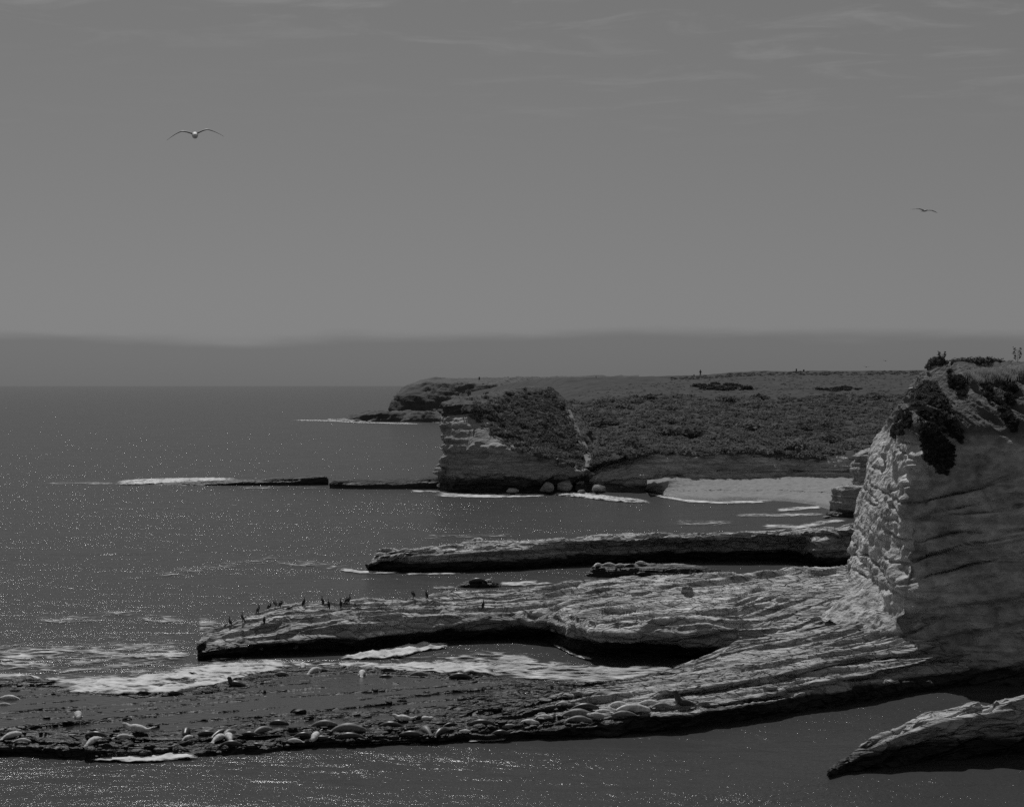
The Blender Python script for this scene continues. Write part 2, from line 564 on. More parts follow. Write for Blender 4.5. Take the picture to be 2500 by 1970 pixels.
def foam_material():
    m, n, l, b = base_mat("sea foam")
    g = N(n, "ShaderNodeNewGeometry")
    at_ = N(n, "ShaderNodeAttribute", attribute_name="cov")
    mpn = N(n, "ShaderNodeMapping")
    mpn.inputs["Scale"].default_value = (0.5, 1.0, 1)
    l.new(g.outputs["Position"], mpn.inputs[0])
    t = N(n, "ShaderNodeTexNoise", i_Scale=1.7, i_Detail=8.0, i_Roughness=0.68, i_Distortion=1.1)
    l.new(mpn.outputs[0], t.inputs[0])
    lace = N(n, "ShaderNodeTexVoronoi", feature='DISTANCE_TO_EDGE', i_Scale=1.1)
    ds = N(n, "ShaderNodeVectorMath", operation='MULTIPLY_ADD')
    l.new(t.outputs["Color"], ds.inputs[0]); ds.inputs[1].default_value = (1.3, 1.3, 0)
    l.new(mpn.outputs[0], ds.inputs[2]); l.new(ds.outputs[0], lace.inputs[0])
    lc = maprange(n, l, lace.outputs[0], 0.0, 0.25, 0.16, -0.10)
    v = math_node(n, l, 'ADD', t.outputs[0], lc)
    v = math_node(n, l, 'ADD', v, at_.outputs["Fac"])
    a = maprange(n, l, v, 0.84, 1.14, 0, 1, True)
    c = maprange(n, l, v, 0.95, 1.4, 0.38, 0.82)
    cc = N(n, "ShaderNodeCombineColor")
    for i in range(3):
        l.new(c, cc.inputs[i])
    l.new(cc.outputs[0], b.inputs["Base Color"])
    b.inputs["Roughness"].default_value = 0.9
    l.new(a, b.inputs["Alpha"])
    bp = N(n, "ShaderNodeBump", i_Strength=0.6, i_Distance=0.15)
    l.new(t.outputs[0], bp.inputs["Height"]); l.new(bp.outputs[0], b.inputs["Normal"])
    return m


M["sea"] = sea_material()
M["pool"] = pool_material()
M["foam"] = foam_material()

# ------------------------------------------------------------------ the sea
v = [(-30000, -200, 0), (30000, -200, 0), (30000, 45000, 0), (-30000, 45000, 0)]
link("sea", new_mesh("sea", v, [(0, 1, 2, 3)], False), M["sea"], kind="structure")


def rows_px(x0, x1, nu, *rows):
    xs = np.linspace(x0, x1, nu)
    return [resample_x(r, xs) for r in rows]


def wz(pts):
    return [(p[0], W(*p)) for p in pts]


# ------------------------------------------------------------------ foreground rock shelf
water_a = [(-220, 1838), (0, 1842), (100, 1848), (230, 1856), (330, 1850), (480, 1845), (600, 1838), (700, 1830), (850, 1818), (950, 1812),
           (1100, 1812), (1250, 1806), (1340, 1800), (1480, 1798), (1640, 1782), (1800, 1762), (1950, 1740), (2100, 1715), (2250, 1690),
           (2380, 1668), (2500, 1662), (2700, 1645)]
bench = [(-220, 1808, .5), (0, 1810, .5), (230, 1817, .55), (480, 1824, .3), (700, 1810, .3), (850, 1799, .35), (1100, 1786, .45), (1250, 1773, .55),
         (1480, 1761, .62), (1640, 1742, .75), (1800, 1716, .85), (1961, 1686, .95), (2090, 1657, 1.1), (2204, 1629, 1.3), (2300, 1610, 1.35), (2420, 1592, 1.4), (2700, 1560, 1.4)]
ra = [
    [(x, (W(x, y)[0], W(x, y)[1] - 0.15, -0.9)) for x, y in water_a],
    wz([(x, y, 0.0) for x, y in water_a]),
    wz([(-220, 1815, .45), (0, 1818, .45), (230, 1826, .5), (330, 1832, .3), (480, 1832, .2), (700, 1819, .2), (850, 1808, .25), (1100, 1795, .35), (1250, 1785, .4),
        (1480, 1776, .45), (1640, 1761, .5), (1800, 1738, .5), (1950, 1713, .6), (2100, 1688, .62), (2250, 1666, .6), (2380, 1650, .5), (2700, 1632, .4)]),
    wz([(x, y + (7 if x > 1300 else 2), z - .03) for x, y, z in bench]),
    wz([(x, y - 2, z + .03) for x, y, z in bench]),
    wz([(-220, 1800, .5), (0, 1803, .5), (230, 1810, .5), (480, 1814, .4), (700, 1800, .4), (850, 1790, .45), (1100, 1777, .5), (1250, 1764, .65),
        (1480, 1747, .9), (1640, 1726, 1.05), (1800, 1699, 1.15), (1994, 1667, 1.3), (2123, 1638, 1.48), (2220, 1618, 1.6), (2320, 1600, 1.65), (2420, 1582, 1.7), (2700, 1550, 1.8)]),
    wz([(-220, 1770, .4), (0, 1772, .38), (480, 1780, .36), (850, 1768, .38), (1100, 1758, .4), (1250, 1740, .6), (1480, 1716, .95), (1640, 1697, 1.1), (1800, 1678, 1.2),
        (1900, 1660, 1.25), (2090, 1618, 1.55), (2250, 1592, 1.8), (2420, 1570, 2.0), (2700, 1540, 2.0)]),
    wz([(-220, 1750, .36), (0, 1755, .35), (480, 1760, .34), (850, 1745, .35), (1100, 1735, .36), (1250, 1725, .6), (1480, 1700, 1.0), (1640, 1683, 1.4), (1800, 1660, 1.58),
        (1900, 1641, 1.7), (2090, 1602, 2.0), (2200, 1578, 2.25), (2420, 1555, 2.3), (2700, 1520, 2.5)]),
    wz([(-220, 1715, .34), (0, 1715, .34), (480, 1720, .32), (850, 1700, .33), (1100, 1690, .33), (1250, 1685, .5), (1480, 1664, .75), (1640, 1640, 1.0), (1800, 1598, 1.6), (1900, 1583, 1.85),
        (2090, 1558, 2.35), (2190, 1551, 2.6), (2420, 1530, 2.8), (2700, 1500, 2.8)]),
    wz([(-220, 1668, .38), (0, 1655, .4), (60, 1651, .42), (120, 1662, .35), (200, 1690, .25), (330, 1693, .25), (450, 1691, .28), (530, 1672, .34), (620, 1646, .36),
        (700, 1630, .36), (780, 1618, .38), (850, 1626, .3), (950, 1633, .25), (1050, 1641, .25), (1180, 1652, .22), (1400, 1673, .12), (1500, 1666, .15), (1620, 1640, .45),
        (1700, 1616, .85), (1800, 1574, 1.8), (1900, 1552, 2.2), (2000, 1532, 2.6), (2100, 1512, 3.0), (2200, 1498, 3.3), (2420, 1480, 3.4), (2700, 1450, 3.6)]),
]
last = []
for x, p in ra[-1]:
    last.append((x, (p[0], p[1] + 0.8, -0.9 if x < 1690 else p[2] - 0.5)))
ra.append(last)
GA = grid_from_rows(rows_px(-220, 2700, 1200, *ra), 330)
GA = smooth_grid(GA, 1, 0)
GB_ = strata_disp(GA, strike=0.42, lump=0.07, step=0.07, fine=0.05, layer=0.34, tilt=0.03, seed=3.0, big=0.15, cuesta=0.40, lam=2.0)
# mussel clumps along the seaward lip, smoother on the pale benches
pz = GA[..., 2]
_lo = (1 - sstep(0.5, 0.8, pz))[..., None] * 0.42
GB_ = GB_ * (1 - _lo) + GA * _lo
mus = fbm(GA.reshape(-1, 3) * np.array([2.2, 2.2, 2.6]), 3, ridged=True).reshape(pz.shape)
lowreef = (1 - sstep(0.5, 0.75, pz)) * sstep(0.15, 0.3, pz)
GB_[..., 2] -= 0.04 * lowreef
GB_[..., 2] += 0.07 * mus * (1 - sstep(0.6, 1.2, pz)) * sstep(-0.3, 0.2, pz)
fr_w = np.interp(np.arange(GB_.shape[0]), [0, 40, 110], [1, 1, 0])[:, None] * (1 - sstep(22.0, 25.0, GB_[..., 0]))
along = GB_[..., 0] * math.cos(0.42) + GB_[..., 1] * math.sin(0.42)
GB_[..., 1] += fr_w * (0.9 * fbm(np.stack([along.ravel() / 2.6, along.ravel() * 0 + 3.3, GA[..., 2].ravel() / 2], 1), 4, 0.6)).reshape(along.shape)
GB_[..., 2] += fr_w * (0.16 * fbm(np.stack([along.ravel() / 1.4, GA[..., 1].ravel() / 1.4, along.ravel() * 0 + 9.3], 1), 3)).reshape(along.shape) * (1 - sstep(0.6, 1.0, pz))
sheet("rock_shelf", GB_, M["shelf"], kind="structure", bvh="A")

# shallow water lying in the hollows of the shelf
pw = [(x, y) for x, y in ((-220, 1795), (0, 1797), (480, 1806), (850, 1783), (1250, 1752), (1330, 1728), (1380, 1700), (1300, 1690), (1250, 1672), (1050, 1655), (850, 1645),
                          (700, 1652), (560, 1690), (330, 1705), (150, 1690), (0, 1672), (-220, 1685))]
pv = [W(x, y, 0.37) for x, y in pw]
me = bpy.data.meshes.new("tide_pool")
me.from_pydata(pv, [], [tuple(range(len(pv)))])
link("tide_pool", me, M["pool"], kind="structure")

# ------------------------------------------------------------------ long ledge where the cormorants stand
water_b = [(462, 1612), (520, 1612), (600, 1603), (700, 1600), (850, 1592), (1000, 1577), (1150, 1565), (1250, 1562), (1340, 1566), (1380, 1592), (1450, 1614), (1600, 1622),
           (1700, 1618), (1760, 1612), (1850, 1606), (2000, 1600), (2250, 1590)]
wb = dict(water_b)


def wyb(x):
    return float(np.interp(x, [q[0] for q in water_b], [q[1] for q in water_b]))


cave = lambda x: float(np.interp(x, [462, 560, 1250, 1400, 1480, 1680, 1760, 1850], [0.3, 0.9, 1.1, 2.2, 3.4, 3.0, 1.0, 0.3]))
lip = [(462, 1604), (520, 1590), (600, 1580), (700, 1568), (850, 1560), (1000, 1548), (1150, 1536), (1250, 1531), (1340, 1532), (1400, 1548), (1450, 1556), (1550, 1562),
       (1650, 1560), (1720, 1572), (1800, 1572), (1900, 1560), (2000, 1545), (2100, 1530), (2250, 1520)]
ftop = [(470, 1594), (520, 1578), (600, 1562), (700, 1545), (780, 1526), (850, 1515), (1000, 1502), (1150, 1496), (1250, 1496), (1350, 1502), (1450, 1512), (1600, 1518), (1700, 1520),
        (1800, 1535), (1900, 1528), (2000, 1512), (2100, 1500), (2250, 1490)]
rb = [
    [(x, A(x, wyb(x) + 25, wyb(x), 0.6 + cave(x))) for x in np.linspace(462, 2250, 40)],
    [(x, A(x, wyb(x) - 8, wyb(x), cave(x))) for x in np.linspace(462, 2250, 40)],
    [(x, A(x, y + 4, wyb(x), 0.75 * cave(x))) for x, y in lip],
    [(x, A(x, y, wyb(x), 0.0)) for x, y in lip],
    [(x, A(x, 0.55 * yl + 0.45 * yt, wyb(x), -0.05)) for (x, yl), (_, yt) in
     zip([(x, np.interp(x, *zip(*lip))) for x, _ in ftop], ftop)],
    [(x, A(x, y, wyb(x), 0.35)) for x, y in ftop],
    wz([(478, 1578, .9), (530, 1545, 1.3), (590, 1522, 1.8), (610, 1510, 2.0), (700, 1500, 2.25), (850, 1492, 2.2), (1000, 1482, 2.05), (1150, 1474, 1.9), (1250, 1470, 1.9),
        (1350, 1464, 2.1), (1450, 1460, 2.5), (1600, 1458, 2.7), (1700, 1456, 2.8), (1800, 1460, 2.9), (1900, 1462, 3.1), (2000, 1450, 3.4), (2100, 1440, 3.6), (2250, 1430, 3.8)]),
    wz([(484, 1572, .9), (530, 1538, 1.3), (590, 1516, 1.7), (606, 1500, 2.1), (700, 1480, 2.4), (850, 1471, 2.4), (1000, 1459, 2.3), (1150, 1446, 2.2), (1250, 1438, 2.2),
        (1350, 1427, 2.3), (1450, 1414, 2.6), (1600, 1406, 2.8), (1700, 1402, 2.9), (1800, 1398, 3.0), (1900, 1394, 3.1), (2000, 1388, 3.4), (2100, 1375, 3.8), (2250, 1360, 4.0)]),
]
rb.append([(x, (p[0], p[1] + 1.0, p[2] - 1.3)) for x, p in rb[-1]])
rb.append([(x, (p[0], p[1] + 1.8, -0.9)) for x, p in rb[-2]])
GBL = grid_from_rows(rows_px(462, 2250, 900, *rb), 300)
GBL = smooth_grid(GBL, 2, 0)
GBL = strata_disp(GBL, strike=0.42, lump=0.15, step=0.08, fine=0.08, layer=0.24, tilt=0.015, big=0.45, cuesta=0.52, lam=2.8, seed=21.0)
# tilted outward end of the ledge: close it
GBL[:, :10, :] = GBL[:, 10:11, :] * np.linspace(0, 1, 10)[None, :, None] + (GBL[:, 10:11, :].mean(0, keepdims=True) * np.array([1, 1, 0.35])) * np.linspace(1, 0, 10)[None, :, None]
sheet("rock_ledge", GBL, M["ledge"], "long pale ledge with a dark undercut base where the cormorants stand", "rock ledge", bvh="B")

# ------------------------------------------------------------------ ledge behind it
water_c = [(884, 1392), (950, 1394), (1000, 1398), (1100, 1397), (1250, 1391), (1450, 1378), (1600, 1371), (1750, 1364), (1900, 1356), (1950, 1358), (1975, 1386), (2040, 1384), (2120, 1374), (2200, 1370)]


def wyc(x):
    return float(np.interp(x, [q[0] for q in water_c], [q[1] for q in water_c]))


ctop = [(888, 1384), (920, 1370), (950, 1364), (1000, 1358), (1100, 1353), (1250, 1345), (1450, 1329), (1600, 1324), (1750, 1320), (1900, 1314), (1960, 1318), (2000, 1322), (2060, 1312), (2120, 1300), (2200, 1290)]
under = lambda x: float(np.interp(x, [884, 960, 1900, 1950, 2000, 2060], [0.2, 0.5, 0.5, 2.2, 2.2, 0.4]))
rc = [
    [(x, A(x, wyc(x) + 16, wyc(x), 0.3 + under(x))) for x in np.linspace(884, 2200, 30)],
    [(x, A(x, wyc(x) - 10, wyc(x), under(x))) for x in np.linspace(884, 2200, 30)],
    [(x, A(x, 0.6 * wyc(x) + 0.4 * y, wyc(x), 0.1)) for x, y in ctop],
    [(x, A(x, y, wyc(x), 0.3)) for x, y in ctop],
    wz([(896, 1376, .8), (930, 1360, 1.3), (1000, 1350, 1.7), (1100, 1341, 2.0), (1250, 1330, 2.2), (1450, 1316, 2.4), (1600, 1312, 2.5), (1750, 1308, 2.6), (1900, 1303, 2.8), (2000, 1298, 3.2), (2100, 1290, 3.6), (2200, 1280, 4)]),
    wz([(900, 1374, .8), (930, 1356, 1.3), (1000, 1346, 1.7), (1100, 1335, 2.0), (1250, 1320, 2.2), (1450, 1308, 2.4), (1600, 1304, 2.6), (1750, 1300, 2.8), (1900, 1295, 3.0), (2000, 1288, 3.3), (2100, 1278, 3.8), (2200, 1268, 4.2)]),
]
rc.append([(x, (p[0], p[1] + 1.5, -0.9)) for x, p in rc[-1]])
GC = grid_from_rows(rows_px(884, 2200, 620, *rc), 130)
GC = strata_disp(smooth_grid(GC, 1, 0), strike=0.27, lump=0.25, step=0.17, fine=0.09, layer=0.28, tilt=0.012, big=0.45, cuesta=0.52, lam=4.0, seed=40.0)
GC[:, :6, :] = GC[:, 6:7, :] * np.linspace(0, 1, 6)[None, :, None] + (GC[:, 6:7, :].mean(0, keepdims=True) * np.array([1, 1, 0.35])) * np.linspace(1, 0, 6)[None, :, None]
sheet("rock_ledge", GC, M["ledge"], "second pale-topped ledge across the channel behind the cormorant ledge", "rock ledge", bvh="C")


# ------------------------------------------------------------------ free-standing rocks
def rock_lump(x0, x1, yw, top_pts, depth, seed, mat, label, name="rock_islet", nu=160, nv=70, category="rock", group=None, bvh=False, lump=0.15, strike=0.1, zb=0.0, fine=0.07):
    """a low bedded rock: waterline between photo columns x0 and x1, outline top_pts, some metres deep"""
    xs = np.linspace(x0, x1, nu)
    tx, ty = zip(*top_pts)
    d0 = F * (H - zb) / (yw - HY)
    base = np.array([D(x, yw, d0) for x in xs])
    topz = np.array([D(x, y, d0 + depth * 0.3)[2] for x, y in zip(xs, np.interp(xs, tx, ty))])
    e = np.clip(np.minimum(xs - x0, x1 - xs) / (x1 - x0) * 5, 0.02, 1) ** 0.5
    rows = []
    for f, dz in ((0.02, -0.7), (0.0, 0.0), (0.05, 0.55), (0.14, 0.86), (0.3, 1.0), (0.6, 1.0), (0.85, 0.75), (1.0, 0.0), (1.02, -0.7)):
        r = base.copy()
        mid = depth * 0.45
        r[:, 1] += mid + (f * depth - mid) * e
        r[:, 0] *= r[:, 1] / base[:, 1]
        r[:, 2] = zb + (topz - zb) * dz if dz >= 0 else zb + dz
        rows.append(r)
    G = grid_from_rows(rows, nv)
    G = strata_disp(G, strike=strike, lump=lump, step=0.06, fine=fine, layer=0.14, seed=seed)
    return sheet(name, G, mat, label, category, group=group, bvh=bvh)


rock_lump(1420, 1785, 1410, [(1420, 1408), (1435, 1394), (1455, 1380), (1550, 1378), (1650, 1381), (1700, 1383), (1775, 1396), (1785, 1405)], 3.2, 55, M["islet"],
          "low dark islet with pale seals in the channel between the two ledges", nu=260, bvh="C2")
rock_lump(1114, 1226, 1435, [(1114, 1432), (1130, 1424), (1155, 1417), (1200, 1418), (1222, 1428), (1226, 1433)], 2.2, 63, M["islet"],
          "small black rock with a hauled-out seal pair off the cormorant ledge", bvh="D")

# near rock at the picture's lower corner
water_e = [(2010, 1896), (2080, 1881), (2150, 1873), (2250, 1860), (2350, 1849), (2500, 1836), (2750, 1815)]


def wye(x):
    return float(np.interp(x, [q[0] for q in water_e], [q[1] for q in water_e]))


etop = [(2014, 1888), (2060, 1866), (2110, 1846), (2150, 1830), (2250, 1812), (2350, 1800), (2500, 1778), (2750, 1745)]
re_ = [
    [(x, A(x, wye(x) + 30, wye(x), 0.5)) for x, _ in water_e],
    [(x, A(x, wye(x), wye(x), 0.15)) for x, _ in water_e],
    [(x, A(x, 0.6 * wye(x) + 0.4 * y, wye(x), 0.2)) for x, y in etop],
    [(x, A(x, y, wye(x), 0.15)) for x, y in etop],
    wz([(2018, 1884, .3), (2060, 1850, .6), (2110, 1826, .95), (2150, 1806, 1.2), (2200, 1790, 1.4), (2270, 1766, 1.75), (2370, 1745, 2.0), (2440, 1738, 2.15), (2500, 1728, 2.3), (2750, 1700, 2.6)]),
    wz([(2022, 1880, .3), (2055, 1850, .6), (2110, 1818, .95), (2150, 1796, 1.2), (2200, 1772, 1.5), (2240, 1757, 1.7), (2270, 1745, 1.9), (2370, 1719, 2.35), (2400, 1724, 2.3), (2440, 1714, 2.5), (2500, 1704, 2.65), (2750, 1670, 3)]),
]
re_.append([(x, (p[0], p[1] + 1.5, -0.9)) for x, p in re_[-1]])
GE = grid_from_rows(rows_px(2010, 2750, 420, *re_), 240)
GE = strata_disp(smooth_grid(GE, 2, 0), strike=0.5, lump=0.25, step=0.14, fine=0.07, layer=0.42, tilt=0.28, big=0.35, cuesta=0.22, lam=1.4, seed=77.0)
GE[:, :5, :] = GE[:, 5:6, :] * np.linspace(0, 1, 5)[None, :, None] + (GE[:, 5:6, :].mean(0, keepdims=True) * np.array([1, 1, 0.35])) * np.linspace(1, 0, 5)[None, :, None]
sheet("sloping_rock", GE, M["near_rock"], "sloping rock with pale back and black base alone in the nearest water", "rock", bvh="E")

# far dark reef running out from the point
rock_lump(365, 802, 1186, [(365, 1184), (400, 1180), (470, 1176), (600, 1170), (700, 1165), (780, 1160), (796, 1162), (802, 1170)], 5.0, 91, M["far_ledge"],
          "long thin black reef, outer piece with foam along it, beyond the gap", name="rock_reef", nu=300, nv=50, lump=0.2, zb=-0.05)
rock_lump(804, 1130, 1194, [(804, 1180), (815, 1174), (900, 1171), (1000, 1168), (1070, 1164), (1130, 1155)], 6.0, 97, M["far_ledge"],
          "black reef piece joined to the foot of the far point cliff", name="rock_reef", nu=240, nv=50, lump=0.25)

# ------------------------------------------------------------------ the far point with its cliff, the bluff behind the beach, the terrace
gcols = []       # each column: base, recess, face foot, face, face top, slope, ridge, back


def gcol(x, yw, yf, ym, yt, dt, ys, ds, yr, dr, xt=None, xs=None, xr=None):
    d = F * H / (yw - HY)
    xt, xs, xr = xt or x, xs or xt or x, xr or xs or xt or x
    return resample([D(x, yw + 14, d + 1.2), D(x, yw - 12, d + 1.6), D(x, yf, d + 0.2), D((x + xt) / 2, ym, d + 0.8), D(xt, yt, dt)], 90), \
        resample([D(xt, yt, dt), D(xs, ys, ds), D(xr, yr, dr), D(xr, yr + 14, dr + 12), D(xr, yr + 60, dr + 30)], 80)


gc_ = [
    gcol(1098, 1190, 1150, 1080, 1000, 288, 996, 290, 990, 292),
    gcol(1084, 1198, 1160, 1075, 992, 268, 986, 270, 983, 273, xt=1092),
    gcol(1092, 1199, 1158, 1075, 990, 267, 984, 269, 980, 274, xt=1099),
    gcol(1110, 1201, 1150, 1075, 988, 267, 980, 270, 972, 276, xt=1116),
    gcol(1160, 1203, 1148, 1080, 992, 267.5, 980, 274, 968, 282),
    gcol(1210, 1205, 1150, 1090, 1018, 268, 990, 277, 957, 290),
    gcol(1260, 1206, 1150, 1100, 1056, 269, 1005, 280, 948, 298),
    gcol(1310, 1206, 1152, 1115, 1082, 269, 1022, 282, 944, 304),
    gcol(1350, 1204, 1155, 1120, 1104, 269, 1040, 283, 952, 304),
    gcol(1390, 1202, 1158, 1135, 1125, 270, 1060, 283, 988, 302),
    gcol(1425, 1199, 1165, 1150, 1142, 270, 1085, 281, 1030, 298),
    gcol(1450, 1197, 1172, 1160, 1155, 271, 1110, 281, 1070, 297),
]


def cols_to_grid(cols, nu):
    Cc = np.stack(cols)                        # ncol, nv, 3
    seg = np.linalg.norm(np.diff(Cc, axis=0), axis=2).mean(1) + 1e-3
    t = np.concatenate([[0], np.cumsum(seg)]); t /= t[-1]
    u = np.linspace(0, 1, nu)
    j = np.clip(np.searchsorted(t, u, side='right') - 1, 0, len(t) - 2)
    f = ((u - t[j]) / (t[j + 1] - t[j]))[:, None, None]
    g = Cc[j] * (1 - f) + Cc[j + 1] * f
    return np.transpose(g, (1, 0, 2))


GG1 = cols_to_grid([c[0] for c in gc_], 330)
GG2 = cols_to_grid([c[1] for c in gc_], 330)
seam = GG1[-1].copy()
GG = np.concatenate([GG1, GG2[1:]], 0)
veg_g = np.interp(np.linspace(0, 1, 300), np.linspace(0, 1, GG.shape[0]), (np.arange(GG.shape[0]) > 78).astype(float))


def upsample_v(G, nv):
    t = np.linspace(0, 1, G.shape[0])
    u = np.linspace(0, 1, nv)
    j = np.clip((u * (G.shape[0] - 1)).astype(int), 0, G.shape[0] - 2)
    f = (u * (G.shape[0] - 1) - j)[:, None, None]
    return G[j] * (1 - f) + G[j + 1] * f


GG = upsample_v(GG, 300)
GG = strata_disp(smooth_grid(GG, 2, 1), strike=0.1, lump=0.20, step=0.02, fine=0.09, layer=0.14, big=0.8, seed=120.0, scale=1.6)




def with_ground(mat, name, v0, v1, scale=0.6):
    """rock that gives way to earth and low growth where the vertex value veg says so"""
    m = mat.copy()
    m.name = name
    n, l = m.node_tree.nodes, m.node_tree.links
    b = n["Principled BSDF"]
    old = b.inputs["Base Color"].links[0].from_socket
    g = N(n, "ShaderNodeNewGeometry")
    at_ = N(n, "ShaderNodeAttribute", attribute_name="veg")
    t = N(n, "ShaderNodeTexNoise", i_Scale=scale, i_Detail=6.0, i_Roughness=0.65)
    l.new(g.outputs["Position"], t.inputs[0])
    f = maprange(n, l, math_node(n, l, 'ADD', at_.outputs["Fac"], maprange(n, l, t.outputs[0], 0.2, 0.8, -0.6, 0.6)), 0.4, 0.6, 0, 1, True)
    k = maprange(n, l, t.outputs[0], 0.3, 0.7, v0, v1)
    cc = N(n, "ShaderNodeCombineColor")
    for i in range(3):
        l.new(k, cc.inputs[i])
    mx = N(n, "ShaderNodeMix", data_type='RGBA')
    l.new(f, mx.inputs[0]); l.new(old, mx.inputs[6]); l.new(cc.outputs[0], mx.inputs[7])
    l.new(mx.outputs[2], b.inputs["Base Color"])
    return m


def set_attr(o, name, vals):
    a_ = o.data.attributes.new(name, 'FLOAT', 'POINT')
    a_.data.foreach_set("value", np.asarray(vals, np.float32).ravel())


og = sheet("point_cliff", GG, with_ground(M["point"], "point cliff and scrub ground", 0.035, 0.08), kind="structure", bvh="G")
vg = np.repeat(veg_g[:, None], GG.shape[1], 1)
vg[:, :30] *= 0.3
set_attr(og, "veg", vg)

wi = [(1400, 1196, .3), (1430, 1191, .4), (1480, 1194, .4), (1560, 1188, .9), (1620, 1180, 1.2), (1700, 1171, 1.6), (1800, 1164, 1.9), (1950, 1161, 1.9), (2100, 1163, 1.9), (2400, 1170, 1.9)]
xi = [q[0] for q in wi]


def bl(x, y, off):
    d = float(np.interp(x, xi, [W(*q)[1] for q in wi])) + off
    return D(x, y, d)


top_rock = [(1400, 1150), (1440, 1137), (1480, 1122), (1530, 1106), (1600, 1100), (1700, 1103), (1800, 1100), (1900, 1110), (2000, 1113), (2100, 1110), (2400, 1110)]
ri1 = [
    [(x, bl(x, y + 25, 0)) for x, y, _ in wi],
    [(x, bl(x, y - 6, 0.6)) for x, y, _ in wi],
    [(x, bl(x, 0.72 * y + 0.28 * np.interp(x, *zip(*top_rock)), 1.0)) for x, y, _ in wi],
    [(x, bl(x, 0.66 * y + 0.34 * np.interp(x, *zip(*top_rock)), 0.3)) for x, y, _ in wi],
    [(x, bl(x, y, 2.5 + (5.0 if 1430 < x < 1570 else 0))) for x, y in top_rock],
]
GI1 = grid_from_rows(rows_px(1400, 2400, 420, *ri1), 110)
GI1 = strata_disp(GI1, strike=0.0, lump=0.30, step=0.12, fine=0.10, layer=0.22, big=0.5, seed=150.0, scale=1.6)
sheet("beach_bluff", GI1, M["bluff"], kind="structure", bvh="I1")

sky_line = [(1150, 958), (1250, 936), (1310, 926), (1340, 924), (1380, 923), (1450, 921), (1560, 920), (1640, 918), (1700, 917), (1750, 914), (1800, 909), (1850, 907), (1950, 907), (2050, 906), (2150, 905), (2250, 905), (2600, 902)]
slope_top = [(1150, 972), (1250, 962), (1310, 957), (1385, 985), (1450, 976), (1500, 970), (1600, 962), (1700, 966), (1850, 972), (2000, 964), (2200, 960), (2600, 955)]
far_in = lambda x: float(np.interp(x, [1090, 1200, 1400], [250, 130, 0]))
ri2 = [
    [(x, bl(x, y + 8, 1.6)) for x, y in top_rock],
    [(x, bl(x, y - 5, 3.0)) for x, y in top_rock],
    [(x, D(x, y, 292)) for x, y in ((1370, 1110), (1440, 1085), (1500, 1060), (1700, 1050), (1900, 1055), (2100, 1055), (2400, 1050))],
    [(x, D(x, y, 312)) for x, y in ((1330, 1015), (1450, 1005), (1500, 1000), (1700, 1000), (1900, 1005), (2400, 1000))],
    [(x, D(x, y, 334 + far_in(x))) for x, y in slope_top],
    [(x, D(x, y * 0.6 + 0.4 * np.interp(x, *zip(*sky_line)), 352 + far_in(x))) for x, y in slope_top],
    [(x, D(x, y + 12, 382 + far_in(x))) for x, y in sky_line],
    [(x, D(x, y, 402 + far_in(x))) for x, y in sky_line],
    [(x, D(x, y + 1.5, 440 + far_in(x))) for x, y in sky_line],
]
rr = []
for r in ri2:
    x_ = np.linspace(0, 1, 420)
    lo, hi = r[0][0], 2400
    rr.append(resample_x(r, np.linspace(lo, hi, 420)))
GI2 = grid_from_rows(rr, 300)
GI2 = smooth_grid(GI2, 4, 0)
pp = GI2.reshape(-1, 3)
GI2[..., 2] += (0.5 * fbm(pp / np.array([14, 14, 14.0]), 3) + 0.22 * fbm(pp / 2.4, 3)).reshape(GI2.shape[:2])
sheet("terrace", GI2, M["terrace"], kind="structure", bvh="I2")

# path worn down the little valley between the point and the slope
pc = [(1384, 1000), (1392, 1020), (1402, 1045), (1412, 1065), (1424, 1090), (1432, 1110), (1437, 1130), (1436, 1143)]

# far headland
hw = [(800, 1026), (830, 1028), (900, 1031), (960, 1033), (1050, 1034), (1150, 1036), (1250, 1040), (1400, 1045)]


def hd(x):
    return float(np.interp(x, [800, 1000, 1100, 1250, 1400, 1500], [780, 765, 740, 640, 520, 470]))


